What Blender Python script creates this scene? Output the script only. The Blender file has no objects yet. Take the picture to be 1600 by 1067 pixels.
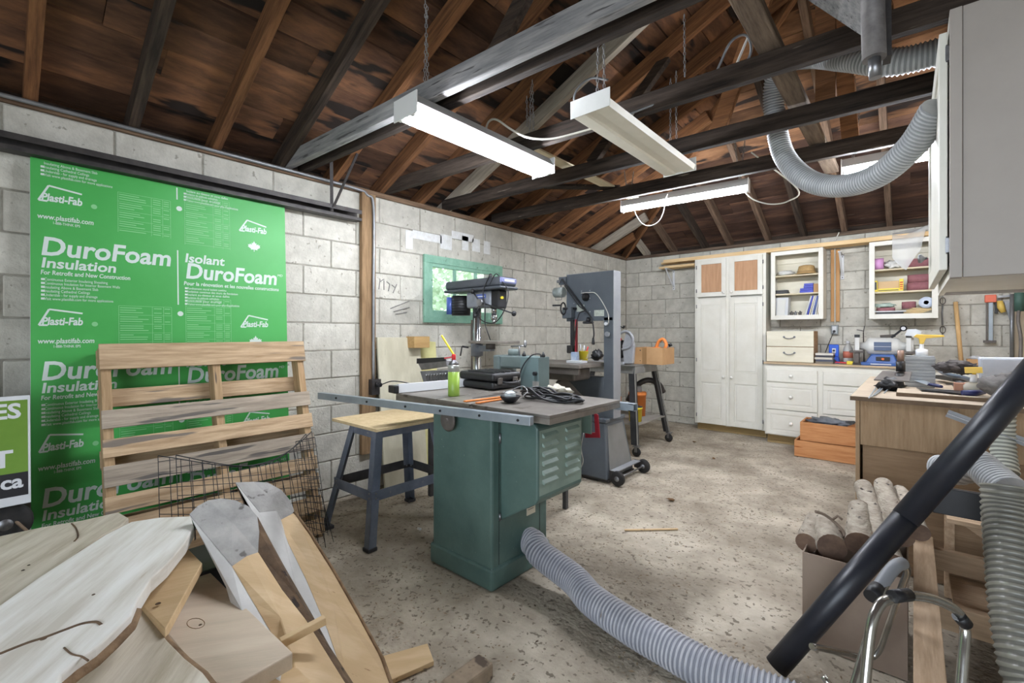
import bpy, bmesh, math, random
from mathutils import Vector as V, Matrix as M, noise
random.seed(7)
C = bpy.context.scene.collection
PI = math.pi
# ------------------------------------------------------------ camera
HZ = 1.236; FPX = 715.0; HY = 521.0
YAW = math.radians(41.25)
cam = bpy.data.cameras.new('camera'); co = bpy.data.objects.new('camera', cam); C.objects.link(co)
co.location = (0, 0, HZ); co.rotation_euler = (PI/2, 0, YAW)
cam.sensor_width = 36; cam.lens = FPX/1600*36; cam.shift_y = -(533.5-HY)/1600
cam.clip_start = 0.05
bpy.context.scene.camera = co
# ------------------------------------------------------------ world, daylight, exposure
sc = bpy.context.scene
sc.view_settings.view_transform = 'Standard'; sc.view_settings.look = 'None'
sc.view_settings.gamma = 1; sc.view_settings.exposure = 0.68
sc.view_settings.use_curve_mapping = False
w = bpy.data.worlds.new('sky'); sc.world = w; w.use_nodes = True
wn = w.node_tree; wn.nodes.clear()
wo = wn.nodes.new('ShaderNodeOutputWorld'); wb = wn.nodes.new('ShaderNodeBackground')
wb.inputs[0].default_value = (.78, .88, 1.0, 1); wb.inputs[1].default_value = 2.6
wn.links.new(wb.outputs[0], wo.inputs[0])
def area(name, loc, rot, sx, sy, power, col):
    l = bpy.data.lights.new(name, 'AREA'); l.shape = 'RECTANGLE'; l.size = sx; l.size_y = sy
    l.energy = power; l.color = col
    o = bpy.data.objects.new(name, l); C.objects.link(o); o.location = loc; o.rotation_euler = rot
    return o
# daylight that falls in through the open garage door behind the camera
area('door_daylight', (.2, -2.3, 1.15), (math.radians(90), 0, 0), 3.0, 2.1, 48, (.80, .89, 1.0))
# ------------------------------------------------------------ pixel helpers: a pixel's ray met with a real plane
FW = V((-math.sin(YAW), math.cos(YAW), 0)); RT = V((math.cos(YAW), math.sin(YAW), 0)); UP = V((0, 0, 1)); CAM = V((0, 0, HZ))
def ray(px, py): return FW + RT*((px-800)/FPX) + UP*((HY-py)/FPX)
def at(px, py, D): return CAM + ray(px, py)*D
def gz(px, py, z):
    r = ray(px, py); return CAM + r*((z-HZ)/r.z)
def onX(px, py, X):
    r = ray(px, py); return CAM + r*(X/r.x)
def onY(px, py, Y):
    r = ray(px, py); return CAM + r*(Y/r.y)
# ------------------------------------------------------------ materials
MATS = {}
def lin(c):
    return tuple(((x/255)/12.92 if x/255 <= .04045 else ((x/255+.055)/1.055)**2.4) for x in c)
def mat(name, c1, c2=None, rough=.6, metal=0., scale=8., bump=.0, bscale=None, stretch=None, rnd=0., spots=None, emit=None, alpha=None, c3=None, detail=6, spec=None, trans=0, rotz=0):
    """c1/c2 sRGB 0-255 mixed by noise; rnd shifts brightness per object; spots=(colour, scale, threshold)"""
    if name in MATS: return MATS[name]
    m = bpy.data.materials.new(name); m.use_nodes = True
    n = m.node_tree; b = n.nodes['Principled BSDF']; L = n.links.new
    b.inputs['Roughness'].default_value = rough; b.inputs['Metallic'].default_value = metal
    if spec is not None: b.inputs['Specular IOR Level'].default_value = spec
    tc = n.nodes.new('ShaderNodeTexCoord'); mp = n.nodes.new('ShaderNodeMapping')
    L(tc.outputs['Object'], mp.inputs[0])
    if stretch: mp.inputs['Scale'].default_value = stretch
    if rotz:
        m0 = n.nodes.new('ShaderNodeMapping'); m0.inputs['Rotation'].default_value = (0, 0, math.radians(rotz))
        L(tc.outputs['Object'], m0.inputs[0]); L(m0.outputs[0], mp.inputs[0])
    oi = n.nodes.new('ShaderNodeObjectInfo')
    addv = n.nodes.new('ShaderNodeVectorMath'); addv.operation = 'MULTIPLY_ADD'
    L(oi.outputs['Random'], addv.inputs[0]); addv.inputs[1].default_value = (37, 53, 71); L(mp.outputs[0], addv.inputs[2])
    vec = addv.outputs[0]
    col = None
    c2 = c2 or c1
    nz = n.nodes.new('ShaderNodeTexNoise'); nz.inputs['Scale'].default_value = scale; nz.inputs['Detail'].default_value = detail
    nz.inputs['Roughness'].default_value = .65
    L(vec, nz.inputs['Vector'])
    cr = n.nodes.new('ShaderNodeValToRGB'); L(nz.outputs[0], cr.inputs[0])
    cr.color_ramp.elements[0].position = .35; cr.color_ramp.elements[1].position = .65
    cr.color_ramp.elements[0].color = (*lin(c1), 1); cr.color_ramp.elements[1].color = (*lin(c2), 1)
    if c3:
        e = cr.color_ramp.elements.new(.5); e.color = (*lin(c3), 1)
    col = cr.outputs[0]
    if spots:
        s2 = n.nodes.new('ShaderNodeTexNoise'); s2.inputs['Scale'].default_value = spots[1]; s2.inputs['Detail'].default_value = 3
        L(vec, s2.inputs['Vector'])
        r2 = n.nodes.new('ShaderNodeValToRGB'); L(s2.outputs[0], r2.inputs[0])
        r2.color_ramp.elements[0].position = spots[2]; r2.color_ramp.elements[1].position = min(1, spots[2]+.05)
        r2.color_ramp.elements[0].color = (0, 0, 0, 1); r2.color_ramp.elements[1].color = (1, 1, 1, 1)
        mx = n.nodes.new('ShaderNodeMix'); mx.data_type = 'RGBA'
        L(r2.outputs[0], mx.inputs[0]); L(col, mx.inputs[6]); mx.inputs[7].default_value = (*lin(spots[0]), 1)
        col = mx.outputs[2]
    if rnd:
        hs = n.nodes.new('ShaderNodeHueSaturation'); mr = n.nodes.new('ShaderNodeMapRange')
        L(oi.outputs['Random'], mr.inputs[0]); mr.inputs[3].default_value = 1-rnd; mr.inputs[4].default_value = 1+rnd
        L(mr.outputs[0], hs.inputs['Value']); L(col, hs.inputs['Color']); col = hs.outputs[0]
    L(col, b.inputs['Base Color'])
    if bump:
        bn = n.nodes.new('ShaderNodeTexNoise'); bn.inputs['Scale'].default_value = bscale or scale*4; bn.inputs['Detail'].default_value = 5
        L(vec, bn.inputs['Vector'])
        bp = n.nodes.new('ShaderNodeBump'); bp.inputs['Strength'].default_value = bump; bp.inputs['Distance'].default_value = .01
        L(bn.outputs[0], bp.inputs['Height']); L(bp.outputs[0], b.inputs['Normal'])
    if emit:
        b.inputs['Emission Color'].default_value = (*lin(emit[0]), 1); b.inputs['Emission Strength'].default_value = emit[1]
    if trans: b.inputs['Transmission Weight'].default_value = trans
    if alpha is not None: b.inputs['Alpha'].default_value = alpha
    MATS[name] = m; return m
def wood(name, c1, c2, axis='x', rnd=.12, rough=.9, spots=None, scale=3., c3=None, bump=.25):
    st = {'x': (1.2, 14, 14), 'y': (14, 1.2, 14), 'z': (14, 14, 1.2)}[axis]
    return mat(name, c1, c2, rough=rough, scale=scale, stretch=st, rnd=rnd, spots=spots, bump=bump, bscale=scale*3, c3=c3, spec=.25)
# ------------------------------------------------------------ mesh builder
class MB:
    def __init__(s): s.v = []; s.f = []; s.sm = []
    def add(s, vs, fs, smooth=False):
        o = len(s.v); s.v += [V(p) for p in vs]
        for f in fs: s.f.append([i+o for i in f]); s.sm.append(smooth)
        return s
    def box(s, x0, x1, y0, y1, z0, z1):
        return s.add([(x0,y0,z0),(x1,y0,z0),(x1,y1,z0),(x0,y1,z0),(x0,y0,z1),(x1,y0,z1),(x1,y1,z1),(x0,y1,z1)],
                     [(0,3,2,1),(4,5,6,7),(0,1,5,4),(1,2,6,5),(2,3,7,6),(3,0,4,7)])
    def hexa(s, b, t):   # bottom quad, top quad (both ccw from above)
        return s.add(list(b)+list(t), [(0,3,2,1),(4,5,6,7),(0,1,5,4),(1,2,6,5),(2,3,7,6),(3,0,4,7)])
    def bar(s, p0, p1, w, h, up=(0,0,1)):   # w sideways, h along up; centred
        p0 = V(p0); p1 = V(p1); d = (p1-p0).normalized(); u = V(up)
        sd = d.cross(u)
        if sd.length < 1e-4: sd = d.cross(V((0,1,0)))
        sd.normalize(); u = sd.cross(d).normalized()
        a = sd*w/2; b = u*h/2
        return s.hexa([p0-a-b, p0+a-b, p1+a-b, p1-a-b], [p0-a+b, p0+a+b, p1+a+b, p1-a+b])
    def prism(s, poly, d, sidesmooth=False):  # poly points (3d) extruded by vector d
        n = len(poly); P = [V(p) for p in poly]; Q = [p+V(d) for p in P]
        s.add(P+Q, [list(range(n))[::-1], list(range(n, 2*n))])
        o = len(s.v)-2*n
        for i in range(n):
            j = (i+1) % n; s.f.append([o+i, o+j, o+n+j, o+n+i]); s.sm.append(sidesmooth)
        return s
    def tube(s, pts, r, seg=8, cap=True, closed=False):
        s.segs = seg
        P = [V(p) for p in pts]; n = len(P); rr = r if isinstance(r, (list, tuple)) else [r]*n
        prev = None; o = len(s.v)
        for i in range(n):
            a = P[(i-1) % n] if (i > 0 or closed) else P[i]; b = P[(i+1) % n] if (i < n-1 or closed) else P[i]
            t = (b-a)
            if t.length < 1e-9: t = V((0,0,1))
            t.normalize()
            if prev is None:
                x = t.orthogonal().normalized()
            else:
                x = prev - t*prev.dot(t)
                if x.length < 1e-6: x = t.orthogonal()
                x.normalize()
            prev = x; y = t.cross(x)
            for k in range(seg):
                an = 2*PI*k/seg; s.v.append(P[i] + (x*math.cos(an)+y*math.sin(an))*rr[i])
        m = n if closed else n-1
        for i in range(m):
            j = (i+1) % n
            for k in range(seg):
                l = (k+1) % seg; s.f.append([o+i*seg+k, o+i*seg+l, o+j*seg+l, o+j*seg+k]); s.sm.append(True)
        if cap and not closed:
            s.f.append([o+k for k in range(seg)][::-1]); s.sm.append(False)
            s.f.append([o+(n-1)*seg+k for k in range(seg)]); s.sm.append(False)
        return s
    def cyl(s, p0, p1, r, seg=16, r1=None): return s.tube([p0, p1], [r, r if r1 is None else r1], seg)
    def lathe(s, prof, c=(0,0,0), axis='z', seg=20):  # prof [(r, h)]
        o = len(s.v); n = len(prof); c = V(c)
        for r, h in prof:
            for k in range(seg):
                a = 2*PI*k/seg; x, y = r*math.cos(a), r*math.sin(a)
                p = {'z': V((x, y, h)), 'x': V((h, x, y)), 'y': V((y, h, x))}[axis]
                s.v.append(c+p)
        for i in range(n-1):
            for k in range(seg):
                l = (k+1) % seg; s.f.append([o+i*seg+k, o+i*seg+l, o+(i+1)*seg+l, o+(i+1)*seg+k]); s.sm.append(True)
        if prof[0][0] > 1e-5: s.f.append([o+k for k in range(seg)][::-1]); s.sm.append(False)
        if prof[-1][0] > 1e-5: s.f.append([o+(n-1)*seg+k for k in range(seg)]); s.sm.append(False)
        return s
    def blob(s, c, rx, ry, rz, seed=0, amp=.15, fr=3., sub=3):
        bm = bmesh.new(); bmesh.ops.create_icosphere(bm, subdivisions=sub, radius=1)
        vs = []
        for v in bm.verts:
            k = 1+amp*noise.noise(v.co*fr+V((seed*3.1, seed*1.7, seed)))*2
            vs.append(V(c)+V((v.co.x*rx*k, v.co.y*ry*k, v.co.z*rz*k)))
        s.add(vs, [[v.index for v in f.verts] for f in bm.faces], True); bm.free(); return s
    def build(s, name, m, parent=None, world=False, bevel=0, seg=2, label=None, kind=None, flip=True):
        vs = [v.copy() for v in s.v]
        off = V((0,0,0))
        if parent is not None and world:
            inv = parent_mat(parent).inverted(); vs = [inv @ v for v in vs]
        if parent is None and vs:
            lo = V([min(v[i] for v in vs) for i in range(3)]); hi = V([max(v[i] for v in vs) for i in range(3)])
            off = V(((lo.x+hi.x)/2, (lo.y+hi.y)/2, lo.z)); vs = [v-off for v in vs]
        me = bpy.data.meshes.new(name); me.from_pydata(vs, [], s.f)
        for p, q in zip(me.polygons, s.sm): p.use_smooth = q
        if flip:
            bm = bmesh.new(); bm.from_mesh(me); bmesh.ops.recalc_face_normals(bm, faces=bm.faces); bm.to_mesh(me); bm.free()
        me.materials.append(m); me.update()
        o = bpy.data.objects.new(name, me); C.objects.link(o); o.location = off
        if parent is not None: o.parent = parent
        if bevel:
            b = o.modifiers.new('bevel', 'BEVEL'); b.width = bevel; b.segments = seg; b.limit_method = 'ANGLE'; b.angle_limit = math.radians(40)
        if label: o['label'] = label
        if kind: o['kind'] = kind
        return o
def parent_mat(p):
    m = p.matrix_basis.copy()
    q = p.parent
    while q is not None: m = q.matrix_basis @ m; q = q.parent
    return m
def thing(name, label, cat, loc=(0,0,0), rz=0, group=None, mw=None):
    o = bpy.data.objects.new(name, None); C.objects.link(o); o.empty_display_size = .05
    if mw is not None: o.matrix_basis = mw
    else: o.location = loc; o.rotation_euler = (0, 0, rz)
    o['label'] = label; o['category'] = cat
    if group: o['group'] = group
    return o
def tag(o, label, cat, group=None, kind=None):
    o['label'] = label; o['category'] = cat
    if group: o['group'] = group
    if kind: o['kind'] = kind
    return o
def dup(root, loc, rz=0, label=None, group=None):
    r = root.copy(); C.objects.link(r); r.location = loc; r.rotation_euler = (0, 0, rz)
    if label: r['label'] = label
    if group: r['group'] = group
    for ch in list(root.children):
        c = ch.copy(); C.objects.link(c); c.parent = r
        for g in list(ch.children):
            d = g.copy(); C.objects.link(d); d.parent = c
    return r
def box(name, m, x0, x1, y0, y1, z0, z1, parent=None, world=False, bevel=.002, **k):
    return MB().box(x0, x1, y0, y1, z0, z1).build(name, m, parent, world, bevel, **k)
def catmull(pts, n=8):
    P = [V(p) for p in pts]; P = [P[0]*2-P[1]]+P+[P[-1]*2-P[-2]]; out = []
    for i in range(1, len(P)-2):
        a, b, c, d = P[i-1:i+3]
        for k in range(n):
            t = k/n
            out.append(.5*((2*b)+(c-a)*t+(2*a-5*b+4*c-d)*t*t+(3*b-a-3*c+d)*t**3))
    out.append(P[-2]); return out
def corrugated(pts, r, pitch=.011, amp=.09, seg=24):
    """ribbed hose along a curve: returns MB"""
    path = catmull(pts, 24)
    d = [0]
    for a, b in zip(path, path[1:]): d.append(d[-1]+(b-a).length)
    L = d[-1]; step = pitch/4; n = int(L/step); out = []; rr = []; j = 0
    for i in range(n+1):
        t = i*step
        while j < len(d)-2 and d[j+1] < t: j += 1
        k = (t-d[j])/max(1e-9, d[j+1]-d[j]); out.append(path[j].lerp(path[j+1], min(1, k)))
        rr.append(r*(1 + amp*[0, -.55, -1, -.55][i % 4]))
    return HoseMB().tube(out, rr, seg)
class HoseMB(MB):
    """ribs in one colour, the grooves between them in a darker one"""
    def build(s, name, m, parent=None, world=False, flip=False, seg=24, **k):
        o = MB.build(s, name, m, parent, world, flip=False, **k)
        mw_ = mat(m.name+'_groove', GROOVE.get(m.name, (104,106,110)), rough=.6); o.data.materials.append(mw_)
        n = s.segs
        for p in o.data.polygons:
            if (p.index//n) % 4 in (1, 2): p.material_index = 1  # grooves take the darker colour
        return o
GROOVE = {'hose_grey': (138,141,142), 'hose_grey_dusty': (120,122,130), 'hose_yellow_grey': (96,94,86), 'hose_clear': (130,132,124)}
def text_mesh(s, m, parent, x0, y0, width=None, height=.05, z=.0008, bold=0., shear=0., name='lettering', align='LEFT', rot=None):
    cu = bpy.data.curves.new('t', 'FONT'); cu.body = s; cu.size = 1; cu.offset = bold; cu.shear = shear; cu.resolution_u = 3
    cu.align_x = align
    tmp = bpy.data.objects.new('t', cu); C.objects.link(tmp)
    dg = bpy.context.evaluated_depsgraph_get(); me = bpy.data.meshes.new_from_object(tmp.evaluated_get(dg))
    bpy.data.objects.remove(tmp)
    xs = [v.co.x for v in me.vertices]; sx = height
    if width: sx = width/(max(xs)-min(xs))
    for v in me.vertices: v.co = V((x0+(v.co.x)*sx, y0+v.co.y*height, z))
    me.materials.clear(); me.materials.append(m)
    o = bpy.data.objects.new(name, me); C.objects.link(o); o.parent = parent
    if rot is not None: o.matrix_basis = rot
    return o
# ============================================================ the room
LX = -3.234; BY = 6.274; RX = 2.394; FY = -2.4; ZP = 2.329; ZR = 2.369   # left wall, back wall, right wall, front, wall top, plate top
CH = .2032; BL = .4064; TN = .45
m_block = mat('block_grey', (178,175,164), (202,199,188), rough=.92, scale=9, bump=.55, bscale=60, rnd=.07, spots=((150,146,134), 26, .66))
m_mortar = mat('mortar', (132,128,118), (166,162,150), rough=.95, scale=14, bump=.5, bscale=60)
m_floor = mat('concrete_dusty', (142,131,115), (198,188,170), rough=.93, scale=2.6, bump=1.0, bscale=38, spots=((122,112,98), 44, .60), c3=(170,159,142), detail=10)
m_rafter = wood('rafter_wood', (96,64,42), (140,98,64), 'x', rnd=.3)
m_raftery = wood('rafter_wood_b', (92,62,44), (138,96,64), 'y', rnd=.3)
m_raftd = wood('rafter_dark', (40,34,30), (72,60,50), 'x', rnd=.2)
m_raftp = wood('rafter_pale', (138,130,118), (176,166,150), 'x', rnd=.1)
m_raftb = wood('rafter_greybrown', (84,68,56), (124,102,84), 'x', rnd=.2)
m_tie = wood('tie_dark', (34,28,25), (66,56,48), 'x', rnd=.15, spots=((118,108,98), 2.5, .70))
m_tieg = wood('tie_grey', (112,112,114), (152,150,148), 'x', rnd=.05, spots=((86,84,84), 4, .62))
m_sheL = mat('sheathing_l', (66,48,38), (122,86,60), rough=.95, spec=.2, scale=1.6, stretch=(5,1.1,5), rnd=.5, spots=((42,36,33), 1.5, .58), c3=(92,66,50), bump=.4, bscale=9)
m_sheB = mat('sheathing_b', (88,64,48), (148,110,80), rough=.95, spec=.2, scale=1.6, stretch=(1.1,5,5), rnd=.42, spots=((50,42,38), 1.5, .60), c3=(118,86,62), bump=.4, bscale=9)
m_sheBd = mat('sheathing_b_shaded', (58,44,38), (98,72,56), rough=.95, spec=.2, scale=1.6, stretch=(1.1,5,5), rnd=.4, spots=((112,100,90), 2.5, .70), c3=(76,56,46), bump=.4, bscale=9)  # lower back boards: shade above the lamp housings put into the colour
m_binder = wood('binder_wood', (84,72,62), (124,108,92), 'y', rnd=.05)
m_plate = wood('plate_wood', (84,66,52), (120,98,78), 'y', rnd=.1)
m_platex = wood('plate_wood_x', (80,66,56), (118,102,86), 'x', rnd=.1)
# floor
nx, ny = 90, 130
mb = MB(); vs = []; fs = []
for j in range(ny+1):
    for i in range(nx+1):
        x = LX-.2+(RX+.4-LX)*i/nx; y = FY-.2+(BY+.4-FY)*j/ny
        vs.append((x, y, .004*noise.noise(V((x*2.2, y*2.2, 0)))-.003))
for j in range(ny):
    for i in range(nx):
        a = j*(nx+1)+i; fs.append((a, a+1, a+nx+2, a+nx+1))
mb.add(vs, fs, True); fl = mb.build('floor', m_floor, flip=False); fl['kind'] = 'structure'
# apron outside so that light bounces in
ap = box('trim_9', m_floor, -14, 12, -14, 14, -.3, -.05, bevel=0); ap['kind'] = 'structure'; ap.name = 'floor_outside'
# --- block walls: recessed mortar body plus every block a piece of its own
W0, W1, WZ0, WZ1 = 2.56, 3.45, 1.40, 1.87       # window opening in the left wall
lw = MB()
lw.box(LX-.19, LX-.006, FY, W0, 0, ZP).box(LX-.19, LX-.006, W1, BY+.19, 0, ZP)
lw.box(LX-.19, LX-.006, W0, W1, 0, WZ0).box(LX-.19, LX-.006, W0, W1, WZ1, ZP)
wl = lw.build('wall_left', m_mortar, kind='structure')
bw_ = MB().box(LX-.006, RX+.2, BY+.006, BY+.19, 0, ZP).build('wall_back', m_mortar, kind='structure')
cache = {}
def block(parent, wall, a0, a1, z0, z1):
    g = .0045; a0 += g; a1 -= g; z0 += g; z1 -= g
    if a1-a0 < .02 or z1-z0 < .02: return
    key = (wall, round(a1-a0, 3), round(z1-z0, 3))
    jx = random.uniform(-.0025, .0035)
    if key not in cache:
        t = .03; L = a1-a0; H = z1-z0
        mb = MB()
        if wall == 'L': mb.box(-t, 0, 0, L, 0, H)
        else: mb.box(0, L, 0, t, 0, H)
        o = mb.build('block', m_block, parent, bevel=.004, seg=1); cache[key] = o
    else:
        o = cache[key].copy(); C.objects.link(o); o.parent = parent
    po = parent.location
    o.location = (V((LX+jx, a0, z0)) if wall == 'L' else V((a0, BY-jx, z0)))-po
for r in range(12):
    z1 = ZP-r*CH; z0 = max(z1-CH, 0)
    if z1 <= 0.02: break
    a = (3.693 if r % 2 == 0 else 3.894)
    while a > -.9: a -= BL
    while a < BY:
        s0, s1 = a, min(a+BL, BY-.004)
        # cut round the window
        pieces = [(s0, s1, z0, z1)]
        if z1 > WZ0 and z0 < WZ1 and s1 > W0 and s0 < W1:
            pieces = []
            if s0 < W0: pieces.append((s0, W0, z0, z1))
            if s1 > W1: pieces.append((W1, s1, z0, z1))
            m0, m1 = max(s0, W0), min(s1, W1)
            if z0 < WZ0: pieces.append((m0, m1, z0, WZ0))
            if z1 > WZ1: pieces.append((m0, m1, WZ1, z1))
        for p in pieces: block(wl, 'L', *p)
        a += BL
    a = (-2.832 if r % 2 == 0 else -3.03)
    while a > LX: a -= BL
    while a < .95:
        block(bw_, 'B', max(a, LX+.002), a+BL, z0, z1); a += BL
# white overspray left on the blocks above the window
m_over = mat('white_overspray', (224,226,226), (206,206,202), rough=.8, scale=20)
ov = MB()
for x0, y0, x1, y1 in [(634,359,645,388),(645,359,690,372),(688,365,706,388),(706,360,740,372),(722,368,732,390),(738,372,750,392),(756,376,766,396)]:
    a = onX(x0, y0, LX+.005); b = onX(x1, y0, LX+.005); z1 = a.z; z0 = onX(x0, y1, LX+.005).z
    ov.box(LX+.003, LX+.0052, a.y, b.y, z0, z1)
ov.build('paint_overspray', m_over, wl, world=True, label='white spray paint outline left on the blocks')
m_char = mat('charcoal_marks', (130,128,124), (100,98,96), rough=.9)
cm = MB()
for (a, b, c, d) in [(584,430,582,457),(594,436,592,452),(594,440,600,436),(600,438,600,453),(604,440,609,444),(609,444,607,455),(612,445,618,450),(614,458,620,444),(610,482,640,470),(615,487,640,480),(618,491,636,488)]:
    cm.bar(onX(a, b, LX+.005), onX(c, d, LX+.005), .006, .003, up=(1,0,0))
cm.build('scribbled_marks', m_char, wl, world=True, label='dark pencil scribble on the blocks')
# remaining walls
rw = box('wall_right', m_block, RX, RX+.19, FY, BY+.19, 0, ZP, bevel=0); rw['kind'] = 'structure'
fw = MB().box(LX-.19, -1.40, FY-.19, FY, 0, ZP).box(1.75, RX+.19, FY-.19, FY, 0, ZP).box(-1.40, 1.75, FY-.19, FY, 2.2, ZP)
fwo = fw.build('wall_front', m_block, kind='structure')
m_ply = wood('ply_partition', (196,180,156), (214,200,178), 'z', rnd=.04)
PX = .70
pt = box('wall_partition', m_ply, PX, PX+.02, 2.0, BY-.004, 0, ZP, bevel=.001); pt['kind'] = 'structure'
# wall plates
for i, (nm, b_) in enumerate([('trim_1', (LX-.15, LX+.012, FY, BY-.02, ZP+.001, ZR)), ('trim_2', (LX+.014, RX, BY-.012, BY+.15, ZP+.001, ZR)), ('trim_3', (RX, RX+.15, FY, BY, ZP+.001, ZR))]):
    o = box(nm, m_plate if i != 1 else m_platex, *b_, bevel=.003); o['kind'] = 'structure'
# ----------------------------------------------------------------- roof
ce = bpy.data.objects.new('ceiling', None); C.objects.link(ce); ce['kind'] = 'structure'
RH = .112; RW = .05
def zr(t): return ZR+TN*t           # underside of the rafters at distance t from the wall
TR = (RX-LX)/2                       # half span -> ridge
RXX = LX+TR
slope = math.atan(TN); vh = RH/math.cos(slope)
def rafter(p0, p1, m, w=RW, h=vh, name='rafter', lab=None):
    """plumb-sided rafter, underside from p0 to p1"""
    p0 = V(p0); p1 = V(p1); d = (p1-p0); s = V((-d.y, d.x, 0)).normalized()*w/2
    L = d.length; ang = math.atan2(d.y, d.x); el = math.asin(d.z/L)
    mw = M.Translation(p0) @ M.Rotation(ang, 4, 'Z') @ M.Rotation(-el, 4, 'Y')
    # local x along; build a simple bar, depth taken square to the slope
    hh = h*math.cos(el)
    mb = MB().box(0, L, -w/2, w/2, 0, hh)
    o = mb.build(name, m, ce, bevel=.002, seg=1, label=lab); o.matrix_basis = mw
    return o
ys = [-2.2,-1.8,-1.4,-1.0,-.6,-.26,.13,.522,.92,1.317,1.69,2.09,2.49,2.80,3.22,3.61,4.0,4.39,4.78,5.17,5.53,5.86]
for i, y in enumerate(ys):
    t = min(TR-.02, BY-y-.05)
    dark = y in (1.317,); pale = y in (2.80, 5.53)
    rafter((LX-.10, y, zr(-.10)), (LX+t, y, zr(t)), m_raftd if dark or y < .95 and i % 2 else (m_raftp if pale else m_rafter), w=RW,
           lab='pale grey rafter' if pale else None)
    if y < BY-TR: rafter((RX+.10, y, zr(-.10)), (RX-t, y, zr(t)), m_rafter)
xs = [-2.93,-2.53,-2.10,-1.785,-1.344,-.969,-.58,-.19,.21,.61,1.01,1.41,1.81,2.1]
for i, x in enumerate(xs):
    t = min(x-LX, RX-x)-.04
    if t < .15: continue
    rafter((x, BY+.10, zr(-.10)), (x, BY-t, zr(t)), m_raftp if i == 0 else (m_raftd if i % 3 == 2 else m_raftb))
# hips and ridge
rafter((LX-.08, BY+.08, zr(-.08)-.02), (LX+TR, BY-TR, zr(TR)-.02), m_rafter, w=.04, h=vh+.02, name='hip_rafter')
rafter((RX+.08, BY+.08, zr(-.08)-.02), (RX-TR, BY-TR, zr(TR)-.02), m_rafter, w=.04, h=vh+.02, name='hip_rafter')
MB().box(RXX-.015, RXX+.015, FY, BY-TR, zr(TR)-.03, zr(TR)+vh).build('ridge_board', m_rafter, ce)
# sheathing boards: left plane (run along Y), back plane (run along X), right plane
def zs(t): return ZR+TN*t+vh+.001
bwid = .185
def board(pts, m, axis):
    n = V((0, 0, .018)); mb = MB().prism(pts, n); c = sum((V(p) for p in pts), V())/4
    mb.v = [v-c for v in mb.v]
    o = mb.build('sheathing_board', m, ce, flip=True); o.location = c
k = 0; t = -.28
while t < TR:
    t1 = min(t+bwid*math.cos(slope)-.007, TR)
    lo, hi = FY-.1, BY-max(t, -.3)
    cuts = [lo]; y = lo+random.uniform(.8, 2.4)
    while y < hi-.5: cuts.append(y); y += random.choice([1.2, 1.6, 2.0, 2.4, 2.8])
    cuts.append(None)
    for a, b in zip(cuts, cuts[1:]):
        b0 = b-.003 if b is not None else BY-t; b1 = b-.003 if b is not None else BY-t1
        j = random.uniform(0, .010)
        board([(LX+t, a, zs(t)+j), (LX+t1, a, zs(t1)+j), (LX+t1, b1, zs(t1)+j), (LX+t, b0, zs(t)+j)], m_sheL, 'y')
    # back plane course
    loX, hiX = LX+t, RX-t
    cuts = [None]; x = loX+random.uniform(.8, 2.2)
    while x < hiX-.5: cuts.append(x); x += random.choice([1.2, 1.6, 2.0, 2.4])
    cuts.append('e')
    for a, b in zip(cuts, cuts[1:]):
        a0, a1 = (LX+t, LX+t1) if a is None else (a, a)
        b0, b1 = (RX-t, RX-t1) if b == 'e' else (b-.003, b-.003)
        j = random.uniform(0, .010)
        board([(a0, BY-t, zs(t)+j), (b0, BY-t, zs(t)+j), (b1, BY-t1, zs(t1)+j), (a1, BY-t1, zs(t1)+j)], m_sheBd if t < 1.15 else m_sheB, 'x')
    t += bwid*math.cos(slope)
MB().prism([(RX+.28, FY-.1, zs(-.28)), (RX+.28, BY+.28, zs(-.28)), (RXX, BY-TR, zs(TR)), (RXX, FY-.1, zs(TR))], (0,0,.02)).build('roof_deck', m_sheL, ce)
# roof skin above the boards and blocking over the plates: closes the eaves
sk = MB().prism([(LX-.3, FY-.2, zs(-.3)+.03), (RXX, FY-.2, zs(TR)+.03), (RXX, BY-TR, zs(TR)+.03), (LX-.3, BY+.3, zs(-.3)+.03)], (0,0,.02))
sk.prism([(LX-.3, BY+.3, zs(-.3)+.03), (RXX, BY-TR, zs(TR)+.03), (RX+.3, BY+.3, zs(-.3)+.03)], (0,0,.02))
sk.prism([(RX+.3, FY-.2, zs(-.3)+.03), (RXX, FY-.2, zs(TR)+.03), (RXX, BY-TR, zs(TR)+.03), (RX+.3, BY+.3, zs(-.3)+.03)], (0,0,.02))
sk.build('roof_skin', m_raftd, ce)
MB().box(LX-.16, LX-.14, FY, BY+.15, ZR, ZR+.09).box(LX-.14, RX+.16, BY+.13, BY+.15, ZR, ZR+.09).box(RX+.14, RX+.16, FY, BY+.13, ZR, ZR+.09).build('eave_blocking', m_raftd, ce)
MB().prism([(LX-.2, FY-.05, ZP), (RX+.2, FY-.05, ZP), (RXX, FY-.05, zs(TR)+.05)], (0,-.02,0)).build('gable_boarding', m_sheB, ce)
# tie beams, a little out of square with the wall
SK = .048
def tie(y0, m, x0=LX-.05, x1=RX+.05, z=2.37, h=.098, w=.045, lab=None):
    p0 = V((x0, y0+SK*(x0-LX), z)); p1 = V((x1, y0+SK*(x1-LX), z)); L = (p1-p0).length; a = math.atan(SK)
    o = MB().box(0, L, -w/2, w/2, 0, h).build('tie_beam', m, ce, bevel=.003, seg=1, label=lab)
    o.matrix_basis = M.Translation(p0) @ M.Rotation(a, 4, 'Z'); return o
tie(1.352, m_tieg, lab='light grey weathered tie beam')
tie(1.46, m_tie, z=2.375)
tie(2.13, m_tie); tie(2.78, m_tie); tie(3.44, m_tie); 
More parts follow.
